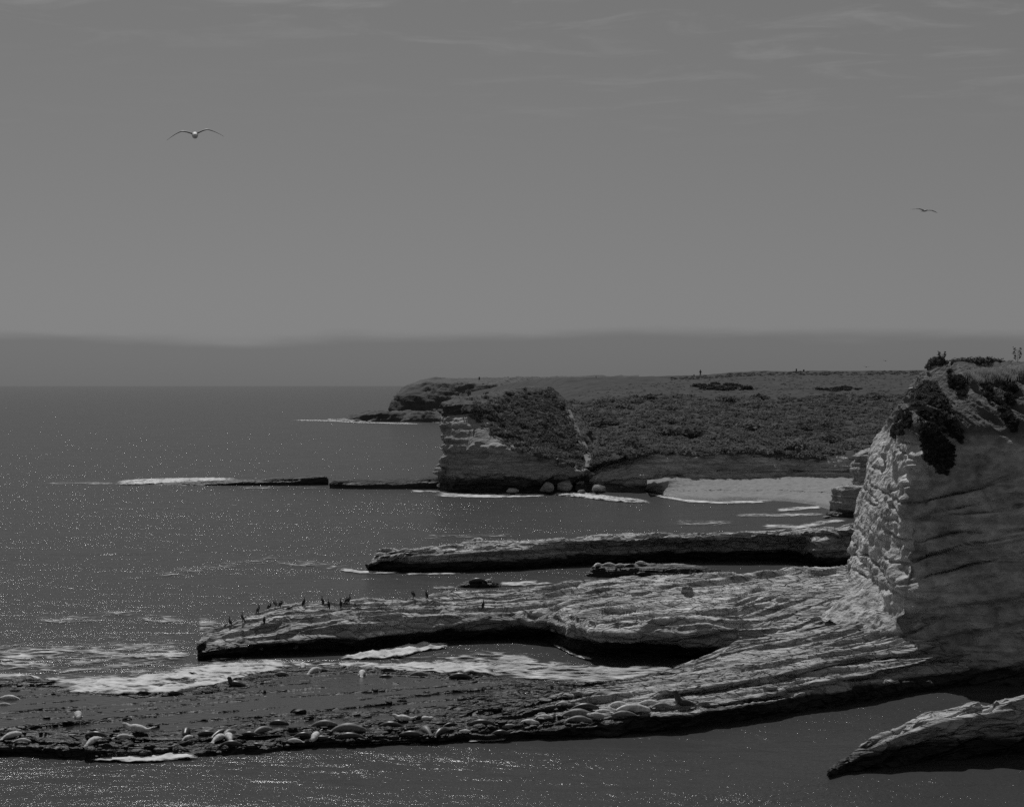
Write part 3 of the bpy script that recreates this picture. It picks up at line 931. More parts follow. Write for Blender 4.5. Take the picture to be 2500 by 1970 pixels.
wedge = [(800, 1027), (830, 1025), (880, 1014), (930, 1007), (1000, 1003), (1060, 1008), (1100, 1010), (1400, 1010)]
rh = [
    [(x, D(x, y + 3, hd(x))) for x, y in hw],
    [(x, D(x, y - 1, hd(x))) for x, y in hw],
    [(x, D(x, y, hd(x) + 4)) for x, y in wedge],
    [(x, D(x, y - 5 * (x > 840), hd(x) + 25)) for x, y in wedge],
]
GH1 = grid_from_rows(rows_px(800, 1400, 240, *rh), 40)
GH1 = strata_disp(GH1, strike=0.1, lump=0.4, step=0.16, fine=0.14, layer=0.4, tilt=0.1, seed=180.0, scale=2.5)
sheet("headland_shelf", GH1, M["headland"], kind="structure")
hc = []
for xb, yb, xm, ym, xt, yt, xr, yr, dd in (
        (975, 985, 982, 965, 1000, 950, 1060, 940, 870),
        (952, 1000, 962, 972, 978, 946, 1010, 938, 790),
        (962, 1004, 968, 966, 990, 941, 1030, 930, 785),
        (985, 1010, 990, 965, 1005, 935, 1045, 927, 780),
        (1030, 1018, 1032, 965, 1040, 932, 1060, 925.5, 775),
        (1100, 1026, 1100, 970, 1100, 934, 1110, 925, 745),
        (1180, 1030, 1180, 975, 1180, 936, 1180, 924.5, 690),
        (1260, 1030, 1260, 975, 1260, 940, 1260, 924, 620),
        (1340, 1030, 1340, 975, 1340, 942, 1340, 923, 540),
        (1440, 1030, 1440, 975, 1440, 940, 1440, 922, 480),
        (1560, 1030, 1560, 975, 1560, 940, 1560, 921, 470)):
    hc.append(resample([D(xb, yb + 20, dd), D(xb, yb, dd), D(xm, ym, dd + 4), D(xt, yt, dd + 14), D(xr, yr, dd + 50), D(xr, yr + 1, dd + 110)], 90))
GH2 = cols_to_grid(hc, 260)
GH2 = strata_disp(GH2, strike=0.1, lump=0.5, step=0.1, fine=0.18, layer=0.5, seed=190.0, scale=2.5)
oh = sheet("far_headland", GH2, with_ground(M["headland"], "headland rock and grass", 0.05, 0.075, 0.1), kind="structure", bvh="HL")
set_attr(oh, "veg", np.repeat(sstep(0.45, 0.6, np.linspace(0, 1, GH2.shape[0]))[:, None], GH2.shape[1], 1))

# ------------------------------------------------------------------ beach
fb = [(1575, 1199), (1620, 1209), (1680, 1218), (1750, 1223), (1850, 1220), (1930, 1224), (1990, 1233), (2030, 1246), (2070, 1262), (2130, 1280)]
rs = [
    [(x, (W(x, y)[0], W(x, y)[1] - 6, -0.5)) for x, y in fb],
    [(x, W(x, y, 0.0)) for x, y in fb],
    [(x, W(x, y, 1.0)) for x, y in ((1578, 1190), (1620, 1190), (1700, 1190), (1800, 1190), (1950, 1195), (2130, 1200))],
    [(x, W(x, y, 1.9)) for x, y in ((1580, 1182), (1620, 1176), (1700, 1168), (1800, 1161), (1950, 1158), (2130, 1158))],
    [(x, W(x, y, 2.3)) for x, y in ((1580, 1172), (1620, 1166), (1700, 1158), (1800, 1151), (1950, 1148), (2130, 1148))],
]
GS = grid_from_rows(rows_px(1575, 2130, 300, *rs), 120)
ps = GS.reshape(-1, 3)
GS[..., 2] += (0.34 * fbm(ps / np.array([1.6, 2.4, 1.0]), 3) * sstep(0.25, 0.7, ps[:, 2]) + 0.05 * fbm(ps / 6.0, 2)).reshape(GS.shape[:2])
sheet("beach", GS, M["sand"], kind="structure", bvh="S")

# ------------------------------------------------------------------ buttress of the right cliff, seen behind it
bcols = [
    resample([D(2060, 1275, 228), D(2050, 1255, 228), D(2055, 1190, 228), D(2090, 1184, 230), D(2095, 1110, 230), D(2130, 1092, 232), D(2200, 1040, 236)], 120),
    resample([D(2022, 1275, 213), D(2020, 1258, 213), D(2034, 1190, 214), D(2080, 1184, 218), D(2082, 1112, 219), D(2126, 1094, 221), D(2180, 1040, 225)], 120),
    resample([D(2060, 1278, 211), D(2060, 1262, 211), D(2062, 1188, 212), D(2098, 1184, 216), D(2100, 1106, 217), D(2132, 1092, 219), D(2190, 1036, 223)], 120),
    resample([D(2110, 1282, 210), D(2110, 1268, 210), D(2112, 1190, 211), D(2120, 1184, 215), D(2122, 1102, 216), D(2150, 1080, 218), D(2200, 1030, 222)], 120),
    resample([D(2220, 1290, 206), D(2220, 1275, 206), D(2220, 1190, 208), D(2220, 1184, 212), D(2220, 1100, 213), D(2230, 1070, 216), D(2260, 1020, 220)], 120),
]
GK = cols_to_grid(bcols, 160)
GK = strata_disp(GK, strike=0.05, lump=0.15, step=0.08, fine=0.10, layer=0.22, seed=210.0, scale=1.3)
sheet("cliff_buttress", GK, M["cliff"], kind="structure", bvh="K")

# ------------------------------------------------------------------ right-hand cliff
jb = [
    # photo points up the cliff from its foot, with distances, one list per column of the plan
    [D(2110, 1420, 128), D(2112, 1330, 128), D(2120, 1200, 128), D(2135, 1110, 129), D(2160, 1060, 130), D(2215, 1000, 132), D(2245, 955, 134), D(2275, 930, 136), D(2300, 925, 140)],
    [D(2012, 1478, 112), D(2060, 1430, 113.4), D(2078, 1400, 114), D(2085, 1335, 115), D(2118, 1200, 116), D(2132, 1095, 117), D(2170, 1045, 118), D(2220, 992, 118.5), D(2240, 950, 119.5), D(2262, 926, 121), D(2290, 922, 126)],
    [D(2015, 1525, 100.5), D(2070, 1470, 102.5), D(2104, 1445, 104), D(2118, 1400, 105.5), D(2112, 1290, 108), D(2130, 1200, 109), D(2148, 1100, 110), D(2180, 1050, 111), D(2222, 992, 112), D(2242, 950, 113), D(2264, 925, 114.5), D(2300, 919, 120)],
    [D(2130, 1548, 95.5), D(2160, 1490, 98), D(2165, 1400, 100), D(2160, 1300, 101.5), D(2170, 1200, 102), D(2186, 1100, 103), D(2205, 1050, 104), D(2230, 1000, 106), D(2252, 950, 108), D(2274, 924, 109.5), D(2310, 917, 115)],
    [D(2192, 1556, 93.6), D(2178, 1504, 94.4), D(2208, 1463, 94.6), D(2205, 1400, 95), D(2216, 1330, 95), D(2212, 1250, 95.6), D(2215, 1180, 96), D(2220, 1100, 96.6), D(2226, 1040, 97.6), D(2244, 995, 99), D(2268, 950, 101.5), D(2292, 922, 103.5), D(2325, 915, 108)],
    [D(2250, 1590, 93.4), D(2246, 1500, 93.9), D(2255, 1400, 94.2), D(2262, 1250, 94.7), D(2264, 1110, 95.3), D(2272, 1050, 96.2), D(2296, 1000, 97.8), D(2318, 950, 100), D(2332, 918, 102), D(2350, 910, 107)],
    [D(2330, 1640, 93.5), D(2330, 1500, 93.7), D(2332, 1250, 94.2), D(2332, 1105, 95), D(2340, 1060, 95.8), D(2352, 1000, 97.4), D(2356, 960, 99.4), D(2362, 938, 100.4), D(2380, 918, 106)],
    [D(2410, 1700, 93.3), D(2410, 1500, 93.4), D(2410, 1250, 93.8), D(2410, 1100, 94.6), D(2414, 1060, 95.4), D(2418, 1000, 97), D(2420, 960, 98.8), D(2424, 936, 99.8), D(2430, 915, 105)],
    [D(2500, 1710, 93.0), D(2500, 1500, 93.1), D(2500, 1250, 93.4), D(2500, 1100, 94.2), D(2500, 1050, 95), D(2500, 1000, 96.6), D(2500, 950, 98.6), D(2500, 926, 99.6), D(2500, 912, 105)],
    [D(2640, 1710, 92.4), D(2640, 1500, 92.4), D(2640, 1250, 92.6), D(2640, 1100, 93.4), D(2640, 1050, 94.2), D(2640, 1000, 95.6), D(2640, 950, 97.6), D(2640, 926, 98.6), D(2640, 912, 104)],
]
jc = [resample(c, 200) for c in jb]
GJ = cols_to_grid(jc, 420)
GJ = upsample_v(GJ, 380)
GJ = smooth_grid(GJ, 3, 1)
nJ = normals(GJ)
if nJ[..., 1].mean() > 0:
    nJ = -nJ
pj = GJ.reshape(-1, 3)
hz = pj[:, 2]
uu = np.tile(np.linspace(0, 1, GJ.shape[1]), GJ.shape[0])
crumb = 0.42 * fbm(pj / np.array([1.3, 1.3, 1.7]), 4, 0.55, ridged=True) + 0.8 * fbm(pj / 3.4, 3)
slab = 0.30 * fbm(pj / np.array([4, 4, 1.8]), 4) + 0.07 * fbm(pj / np.array([.7, .7, .35]), 3, 0.6) + 0.38 * np.tanh(6 * perlin(np.stack([pj[:, 0] / 9, pj[:, 1] / 9, (hz - 0.2 * pj[:, 0]) * 1.0], 1))) * (1 - 0.6 * sstep(7, 10, hz))
lit = 1 - sstep(-0.6, -0.25, (pj[:, 0] - 22.2) - 0.06 * (pj[:, 1] - 94))
lit = np.clip(lit + sstep(96, 99, pj[:, 1]) * (1 - sstep(13, 15, hz)), 0, 1)
soil = sstep(13.2, 14.4, hz)
gul = 0.95 * fbm(np.stack([(pj[:, 0] + 1.1 * hz) / 1.5, pj[:, 1] / 8, hz / 9], 1), 3, ridged=True) + 0.1 * fbm(pj / 0.5, 3)
corner = np.exp(-((pj[:, 0] - 22.5) / 2.5) ** 2 - ((pj[:, 1] - 95) / 3.5) ** 2)
warp = 0.5 * fbm(pj / 3.0 + 2, 2)
bedn = perlin(np.stack([pj[:, 0] / 12, pj[:, 1] / 12, (hz - 0.2 * pj[:, 0] + 0.5 * warp) * 0.9 + 3], 1))
joint = perlin(np.stack([(pj[:, 0] + 0.5 * pj[:, 1] + warp) * 0.55, hz * 0.10, pj[:, 1] * 0.02 + 5], 1))
groove = -0.55 * np.exp(-(bedn / 0.07) ** 2) * np.clip(0.7 + 1.1 * fbm(pj / np.array([2.2, 2.2, 0.8]) + 4, 3), 0, 1.2) - 0.35 * np.exp(-(joint / 0.05) ** 2) * np.clip(0.3 + fbm(pj / 2.5 + 9, 2), 0, 1)
crumb = 0.75 * crumb + 0.8 * groove
slab = slab + groove
disp = (1 - soil) * (lit * crumb + (1 - lit) * slab + corner * 1.1 * fbm(pj / np.array([2.0, 2.0, 1.5]) + 8, 3)) + soil * gul * 0.8
GJ = GJ + nJ * disp.reshape(GJ.shape[:2])[..., None]


def cliff_face_material():
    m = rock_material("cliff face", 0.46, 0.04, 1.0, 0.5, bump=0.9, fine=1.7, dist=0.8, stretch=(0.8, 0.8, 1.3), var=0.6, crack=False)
    n, l = m.node_tree.nodes, m.node_tree.links
    b = n["Principled BSDF"]
    old = b.inputs["Base Color"].links[0].from_socket
    g = N(n, "ShaderNodeNewGeometry")
    s = N(n, "ShaderNodeSeparateXYZ")
    l.new(g.outputs["Position"], s.inputs[0])
    t = N(n, "ShaderNodeTexNoise", i_Scale=0.7, i_Detail=6.0, i_Roughness=0.65)
    l.new(g.outputs["Position"], t.inputs[0])
    zz_ = math_node(n, l, 'MULTIPLY_ADD', t.outputs[0], 2.4, math_node(n, l, 'ADD', s.outputs[2], -1.2))
    f = maprange(n, l, zz_, 13.4, 14.6, 0, 1, True)
    k = maprange(n, l, t.outputs[0], 0.3, 0.7, 0.07, 0.14)
    cc = N(n, "ShaderNodeCombineColor")
    for i in range(3):
        l.new(k, cc.inputs[i])
    mx = N(n, "ShaderNodeMix", data_type='RGBA')
    l.new(f, mx.inputs[0]); l.new(old, mx.inputs[6]); l.new(cc.outputs[0], mx.inputs[7])
    l.new(mx.outputs[2], b.inputs["Base Color"])
    return m


sheet("sea_cliff", GJ, cliff_face_material(), kind="structure", bvh="J")
# ground on top of the cliff running back from its edge
edge = GJ[-1]
gt = np.stack([edge + np.array([0.25 * k * (k > 2), k * 1.0, 0.10 * k ** 0.6 + (0.0 if k else 0.0)]) for k in np.linspace(0, 40, 40)])
gt[..., 2] += 0.12 * fbm(gt.reshape(-1, 3) / 1.5, 3).reshape(gt.shape[:2]) * np.linspace(0, 1, 40)[:, None]
gt[..., 2] = np.minimum(gt[..., 2], 18.6)
sheet("cliff_top", gt, M["soil"], kind="structure", bvh="JT")
#--PART2--
# ------------------------------------------------------------------ the worn path
pl, pr = [], []
for i, (x, y) in enumerate(pc):
    w = 7.0 + 1.0 * (i % 3)
    a0, a1 = pick(x - w, y, "I2", "G", "I1"), pick(x + w, y, "I2", "G", "I1")
    if a0 and a1:
        pl.append(tuple(a0[0] + Vector((0, -0.5, 0.25)))); pr.append(tuple(a1[0] + Vector((0, -0.5, 0.25))))
if len(pl) > 2:
    Gp = grid_from_rows([resample(pl, 60), resample(pr, 60)], 8)
    Gp[..., 2] += 0.12 * fbm(Gp.reshape(-1, 3) / 0.8, 3).reshape(Gp.shape[:2])
    sheet("path", Gp, M["path"], kind="structure")

# ------------------------------------------------------------------ boulders
def lumpy(seed, nu=28, nv=18, squash=0.62, rough=0.28):
    th = np.linspace(0, 2 * math.pi, nu, endpoint=False)
    ph = np.linspace(0.02, math.pi - 0.02, nv)
    T, Ph = np.meshgrid(th, ph)
    d = np.stack([np.sin(Ph) * np.cos(T), np.sin(Ph) * np.sin(T), np.cos(Ph)], 2)
    q = d.reshape(-1, 3)
    r = 1 + rough * fbm(q * 1.1 + seed, 3) + 0.10 * fbm(q * 3.5 + seed, 2, ridged=True)
    pr_ = np.random.default_rng(int(seed * 10))
    for _ in range(9):                       # broken faces
        nn_ = pr_.normal(size=3); nn_ /= np.linalg.norm(nn_)
        dd_ = q @ nn_
        r = np.where(dd_ > 0.25, np.minimum(r, pr_.uniform(0.72, 0.98) / np.maximum(dd_, 0.25)), r)
    q = q * r[:, None] * np.array([1, 0.8, squash])
    a = np.arange(nv * nu).reshape(nv, nu)
    b = np.roll(a, -1, axis=1)
    f = np.stack([a[:-1].ravel(), a[1:].ravel(), b[1:].ravel(), b[:-1].ravel()], 1)
    return q, f


BOUL = [  # centre, width and height in photo pixels, which one
    (1338, 1190, 46, 30, "big dark boulder at the water's edge under the point cliff"),
    (1378, 1188, 44, 32, "pale-sided boulder leaning on the big one under the point cliff"),
    (1252, 1199, 36, 16, "low boulder awash in foam at the foot of the point cliff"),
    (1460, 1194, 46, 22, "dark flat boulder between the point cliff and the beach boulders"),
    (1527, 1187, 36, 22, "pale rounded boulder nearest the middle of the boulder row"),
    (1566, 1189, 24, 12, "small boulder next to the pale rounded one"),
    (1603, 1181, 44, 22, "dark humped boulder where the beach sand begins"),
    (1647, 1182, 18, 9, "little boulder furthest up the sand against the bluff"),
    (1440, 1160, 74, 18, "broad pale slab at the foot of the worn path"),
    (1073, 1152, 44, 28, "round boulder perched on the reef at the point cliff's seaward corner"),
    (1092, 1126, 24, 34, "upright boulder against the seaward corner of the point cliff"),
    (1652, 1150, 14, 14, "pale block fallen at the top of the beach below the bluff"),
    (1420, 1200, 22, 10, "small wet boulder beside the dark flat one in the shallows"),
    (2018, 1262, 26, 8, "low wet rock with foam in front of the layered buttress"),
]
for i, (x, y, w, h, lab) in enumerate(BOUL):
    d = {9: 263, 10: 264, 8: 266, 11: 268}.get(i) or F * (H - 0.2) / (y + h * 0.45 - HY)
    q, f = lumpy(10.0 + 3.7 * i, 18, 12, squash=1.0, rough=0.5)
    q = q / np.abs(q).max(0)
    s_ = d / F
    sz = np.array([w * s_ / 2, w * s_ / 2 * 0.8, h * s_ / 2 * (1.15 if i not in (9, 10) else 1.0)])
    c = np.array(D(x, y, d + sz[1] * 0.3))
    me = new_mesh("boulder", q * sz * 0.9, f, False)
    o = link("boulder", me, M["boulder"], None, lab, "boulder", "boulders at the foot of the bluff")
    o.location = c
for (x, y, w, h, lab) in ((1450, 1437, 38, 18, "brown-grey boulder lying alone on the pale shelf behind the cave"),
                          (1676, 1437, 0, 0, ""),):
    pass
for i, (x, y, w, h, lab) in enumerate(((1562, 1446, 62, 22, "long pale block lying on the top of the cormorant ledge"),
                                       (1676, 1438, 32, 24, "squat grey block on the ledge top further toward the cliff"),
                                       (1878, 1676, 42, 18, "dark wedge of rock lying on the bright shelf"),
                                       (1330, 1708, 38, 12, "pale cobble of rock at the edge of the tide pools"))):
    hit = pick(x, y + h * 0.3, "A", "B")
    q, f = lumpy(60.0 + 5.1 * i, squash=1.0)
    q = q / np.abs(q).max(0)
    s_ = hit[0].y / F
    o = link("boulder", new_mesh("boulder", q * np.array([w * s_ / 2, w * s_ / 2 * 0.7, h * s_ / 2]), f), M["shelf"] if i != 2 else M["boulder"], None, lab, "boulder")
    o.location = hit[0] + Vector((0, 0, h * s_ * 0.2))

# weed-covered cobbles strewn over the low reef, too many and too small to tell apart
RB = [lumpy(300 + 7.3 * k, 10, 7, 0.7, 0.3) for k in range(6)]
rr_ = random.Random(12)
V, Fc, base, k = [], [], 0, 0
while k < 520:
    x = rr_.uniform(-60, 1420)
    yn = float(np.interp(x, [q[0] for q in water_a], [q[1] for q in water_a]))
    y = yn - 8 - abs(rr_.gauss(0, 40)) if rr_.random() < 0.6 else rr_.uniform(1665, yn - 10)
    if y < 1660 or fbm(np.array([[x / 60.0, y / 16.0, 4.0]]), 2)[0] < 0.02:
        continue
    h_ = pick(x, y, "A")
    if h_ is None or h_[0].z < 0.1:
        continue
    q, f = RB[rr_.randrange(6)]
    s_ = rr_.uniform(0.07, 0.2) * (1 + 1.2 * rr_.random() ** 5)
    an = rr_.uniform(0, 6.28)
    R_ = np.array([[math.cos(an), -math.sin(an), 0], [math.sin(an), math.cos(an), 0], [0, 0, 1]])
    V.append((q * s_ * np.array([1.5, 1.0, 0.8])) @ R_.T + np.array(h_[0])); Fc.append(f + base); base += len(q); k += 1
link("cobbles", new_mesh("cobbles", np.concatenate(V), np.concatenate(Fc)), M["shelf"], kind="stuff", label="weed-covered cobbles strewn over the low reef")

# ------------------------------------------------------------------ foam
def foam(upper, lower, cov, name="foam", z=0.05, bulge=0.05, nu=None, edge=0.25, end=0.06, nv=None):
    x0, x1 = max(upper[0][0], lower[0][0]), min(upper[-1][0], lower[-1][0])
    ru = [(x, W(x, y, z)) for x, y in upper]
    rl = [(x, W(x, y, z)) for x, y in lower]
    a0 = resample_x(rl, np.array([x0, x1])); wid = np.linalg.norm(a0[1] - a0[0])
    nu = nu or int(np.clip(wid / 0.3, 40, 260))
    nv = nv or 40
    xs = np.linspace(x0, x1, nu)
    G = grid_from_rows([resample_x(rl, xs), resample_x(ru, xs)], nv)
    vv = np.linspace(0, 1, nv)[:, None] * np.ones((1, nu))
    uu_ = np.linspace(0, 1, nu)[None] * np.ones((nv, 1))
    e = np.clip(np.minimum(vv / (edge * 0.6), (1 - vv) / (edge * 1.8)), 0, 1) * np.clip(np.minimum(uu_, 1 - uu_) / (end * 2), 0, 1)
    e = e ** 0.8
    p_ = G.reshape(-1, 3)
    k = fbm(p_ / np.array([3.5, 2.5, 1]) + 4.4, 3).reshape(nv, nu)
    c = (cov * 0.90 + 0.30 * k) * e
    G[..., 2] += bulge * (0.6 + 1.6 * fbm(p_ / 0.9, 3).reshape(nv, nu)) * e
    o = sheet(name, G, M["foam"], kind="stuff")
    set_attr(o, "cov", c)
    return o


foam([(110, 1672), (150, 1662), (200, 1652), (300, 1650), (400, 1636), (480, 1618), (560, 1613), (650, 1608), (740, 1612)],
     [(110, 1676), (190, 1694), (260, 1696), (330, 1695), (430, 1690), (530, 1671), (620, 1648), (700, 1634), (740, 1624)], 0.64, z=0.30, bulge=0.12, edge=0.12)
foam([(-60, 1556), (100, 1540), (200, 1533), (480, 1528)], [(-60, 1672), (60, 1662), (200, 1664), (480, 1622)], 0.44, edge=0.3, nu=260, nv=80)
foam([(190, 1578), (300, 1589), (475, 1588)], [(190, 1590), (320, 1608), (475, 1604)], 0.62)
foam([(-60, 1640), (40, 1640), (110, 1650)], [(-60, 1656), (40, 1656), (110, 1664)], 0.62, z=0.3)
foam([(820, 1604), (900, 1591), (970, 1578), (1030, 1570), (1110, 1571)], [(820, 1611), (900, 1609), (980, 1606), (1020, 1592), (1110, 1579)], 0.78, bulge=0.2, edge=0.1)
foam([(780, 1618), (850, 1616), (950, 1620), (1020, 1614), (1100, 1608), (1180, 1606), (1230, 1628)],
     [(780, 1632), (850, 1634), (950, 1635), (1030, 1643), (1120, 1644), (1180, 1646), (1230, 1648)], 0.62, z=0.12, bulge=0.15, edge=0.15)
foam([(1165, 1580), (1230, 1585), (1290, 1594), (1310, 1606), (1400, 1616), (1500, 1622), (1580, 1624), (1660, 1622)],
     [(1165, 1606), (1230, 1644), (1290, 1660), (1340, 1664), (1400, 1668), (1500, 1666), (1580, 1655), (1660, 1636)], 0.55, edge=0.14, nv=60)
foam([(1345, 1568), (1370, 1575), (1400, 1592), (1450, 1606)], [(1345, 1574), (1370, 1584), (1400, 1602), (1450, 1614)], 0.6, z=0.08)
foam([(210, 1845), (330, 1842), (420, 1838), (490, 1840)], [(210, 1858), (330, 1861), (420, 1858), (490, 1850)], 0.74, bulge=0.1, edge=0.12)
foam([(830, 1806), (900, 1800), (960, 1796), (1070, 1804)], [(830, 1822), (900, 1820), (960, 1818), (1070, 1816)], 0.52)
foam([(1140, 1802), (1240, 1798)], [(1140, 1812), (1240, 1808)], 0.5)
foam([(822, 1382), (880, 1390), (980, 1390)], [(822, 1392), (880, 1401), (980, 1400)], 0.6)
foam([(980, 1398), (1140, 1396)], [(980, 1404), (1140, 1401)], 0.55)
foam([(1050, 1427), (1140, 1430)], [(1050, 1437), (1140, 1438)], 0.44)
foam([(1215, 1418), (1260, 1415), (1320, 1414)], [(1215, 1430), (1260, 1432), (1320, 1424)], 0.62)
foam([(1235, 1430), (1320, 1420), (1420, 1412)], [(1235, 1436), (1320, 1427), (1420, 1420)], 0.45)
foam([(270, 1175), (330, 1170), (400, 1167), (520, 1166), (590, 1168)], [(270, 1183), (330, 1184), (400, 1180), (520, 1176), (590, 1173)], 0.72, bulge=0.2, edge=0.12)
foam([(100, 1176), (290, 1174)], [(100, 1182), (290, 1183)], 0.42)
foam([(560, 1186), (800, 1186)], [(560, 1193), (800, 1193)], 0.36)
foam([(1050, 1199), (1100, 1200), (1200, 1202), (1350, 1204)], [(1050, 1212), (1100, 1214), (1200, 1216), (1350, 1211)], 0.66)
foam([(1000, 1195), (1100, 1197)], [(1000, 1201), (1100, 1203)], 0.6)
foam([(1340, 1200), (1420, 1200), (1480, 1206), (1540, 1214), (1600, 1224)], [(1340, 1208), (1420, 1216), (1480, 1224), (1540, 1228), (1600, 1230)], 0.66, bulge=0.2)
foam([(1560, 1196), (1620, 1208), (1680, 1217), (1750, 1222), (1850, 1219), (1900, 1217)], [(1560, 1201), (1620, 1216), (1680, 1226), (1750, 1230), (1850, 1228), (1900, 1225)], 0.66)
foam([(1890, 1240), (1950, 1234), (2010, 1234)], [(1890, 1250), (1950, 1246), (2010, 1240)], 0.66)
foam([(1780, 1252), (1900, 1250), (2030, 1250)], [(1780, 1262), (1900, 1262), (2030, 1258)], 0.5)
foam([(1850, 1274), (1950, 1278), (2020, 1264), (2080, 1262)], [(1850, 1292), (1950, 1292), (2020, 1280), (2080, 1270)], 0.52)
foam([(1640, 1262), (1800, 1268)], [(1640, 1282), (1800, 1286)], 0.36)
foam([(700, 1024), (800, 1026), (900, 1031), (1040, 1034)], [(700, 1027), (800, 1029), (900, 1034), (1040, 1037)], 0.62, bulge=0.3)
foam([(1020, 1302), (1300, 1296)], [(1020, 1318), (1300, 1308)], 0.34)
foam([(520, 1368), (700, 1360)], [(520, 1384), (700, 1374)], 0.36)
foam([(480, 1490), (570, 1520)], [(480, 1560), (570, 1532)], 0.42)

foam([(700, 1606), (760, 1612), (830, 1612)], [(700, 1622), (760, 1632), (830, 1636)], 0.55, z=0.34)
foam([(600, 1606), (700, 1612)], [(600, 1626), (700, 1630)], 0.55, z=0.34)
foam([(60, 1640), (300, 1628), (520, 1600), (760, 1600)], [(60, 1672), (200, 1700), (430, 1694), (620, 1654), (760, 1634)], 0.50, z=0.27, edge=0.2)
foam([(760, 1612), (900, 1600), (1050, 1585), (1180, 1575), (1330, 1580)], [(760, 1636), (900, 1640), (1050, 1648), (1180, 1655), (1330, 1668)], 0.44, z=0.1, nv=60)
foam([(1300, 1600), (1450, 1618), (1680, 1620)], [(1300, 1668), (1450, 1674), (1680, 1640)], 0.46, z=0.08, nv=50)
foam([(330, 1400), (640, 1350), (880, 1370)], [(330, 1420), (640, 1376), (880, 1398)], 0.35)
foam([(60, 1500), (300, 1480), (480, 1500)], [(60, 1530), (300, 1515), (480, 1530)], 0.36)
# little fall where the pools drain over the lip
wf_u = [(x, W(x, 1832, 0.36)) for x in (238, 335)]
wf_l = [(x, W(x, 1853, 0.0)) for x in (234, 338)]
xs = np.linspace(238, 334, 60)
Gw = grid_from_rows([resample_x(wf_l, xs), resample_x(wf_u, xs)], 20)
Gw[..., 1] -= 0.22
ow = sheet("waterfall", Gw, M["foam"], kind="stuff")
set_attr(ow, "cov", 0.30 + 0.35 * np.repeat(fbm(np.stack([xs / 2.5, xs * 0, xs * 0 + 2], 1), 3)[None], 20, 0))

# ------------------------------------------------------------------ plants
def clump(seed, n_leaf=60, leaf=0.22, squash=0.7, core=True, droop=0.0):
    r_ = np.random.default_rng(seed)
    d = r_.normal(size=(n_leaf, 3))
    d /= np.linalg.norm(d, axis=1)[:, None]
    d[:, 2] = np.abs(d[:, 2]) * 1.0 - 0.12
    rad = (0.72 + 0.38 * r_.random(n_leaf)) * (1 + 0.25 * perlin(d * 2.1 + seed * 1.7))
    c = d * rad[:, None] * np.array([1, 1, squash])
    nrm = d + 0.7 * r_.normal(size=d.shape)
    nrm[:, 2] -= droop
    nrm /= np.linalg.norm(nrm, axis=1)[:, None]
    t1 = np.cross(nrm, r_.normal(size=d.shape)); t1 /= np.linalg.norm(t1, axis=1)[:, None]
    t2 = np.cross(nrm, t1)
    L = leaf * (0.6 + 0.8 * r_.random(n_leaf))[:, None]
    v_ = np.stack([c - t1 * L, c - t2 * L * 0.55 + nrm * L * 0.2, c + t1 * L, c + t2 * L * 0.55 - nrm * L * 0.1], 1).reshape(-1, 3)
    f_ = np.arange(n_leaf * 4).reshape(-1, 4)
    if core:
        q, fq = lumpy(seed + 0.5, 8, 6, squash, 0.4)
        q = q * 0.72
        v_ = np.concatenate([v_, q]); f_ = np.concatenate([f_, fq + n_leaf * 4])
    return v_, f_


def inside(poly, x, y):
    r_ = False
    j = len(poly) - 1
    for i in range(len(poly)):
        xi_, yi_ = poly[i]; xj, yj = poly[j]
        if (yi_ > y) != (yj > y) and x < (xj - xi_) * (y - yi_) / (yj - yi_) + xi_:
            r_ = not r_
        j = i
    return r_


TEMPL = [clump(s_, 56, 0.20, 0.55) for s_ in range(8)]


def scatter(poly, n, surf, size, templ, lift=0.1, seed=1, aniso=(1, 1, 1), dens=None, ragged=0.0, tail=1.0):
    r_ = random.Random(seed)
    xs_ = [q[0] for q in poly]; ys_ = [q[1] for q in poly]
    V, Fc, base = [], [], 0
    k = tries = 0
    while k < n and tries < n * 12:
        tries += 1
        x, y = r_.uniform(min(xs_), max(xs_)), r_.uniform(min(ys_), max(ys_))
        if not inside(poly, x, y):
            continue
        if ragged:
            x += r_.gauss(0, ragged); y += r_.gauss(0, ragged)
        if dens and r_.random() > dens(x, y):
            continue
        h = pick(x, y, *surf)
        if not h:
            continue
        tv, tf = templ[r_.randrange(len(templ))]
        s_ = size * r_.uniform(0.5, 1.3) * (1 + tail * r_.random() ** 6)
        a_ = r_.uniform(0, 6.28)
        c_, n_ = math.cos(a_), math.sin(a_)
        q = np.stack([tv[:, 0] * c_ - tv[:, 1] * n_, tv[:, 0] * n_ + tv[:, 1] * c_, tv[:, 2]], 1) * s_ * np.array(aniso)
        V.append(q + np.array(h[0]) + np.array([0, 0, lift * s_])); Fc.append(tf + base); base += len(tv)
        k += 1
    return np.concatenate(V), np.concatenate(Fc)


slope_poly = [(1388, 992), (1450, 979), (1500, 973), (1600, 966), (1700, 969), (1850, 976), (2000, 967), (2240, 962), (2228, 990), (2135, 1092), (2000, 1117), (1900, 1114), (1800, 1103),
              (1700, 1106), (1600, 1103), (1530, 1110), (1480, 1126), (1442, 1142), (1428, 1095), (1402, 1040)]
def patchy(x, y):
    n_ = float(perlin(np.array([[x / 42.0, y / 22.0, 3.3]]))[0])
    return 0.30 if n_ < -0.42 else 1.0


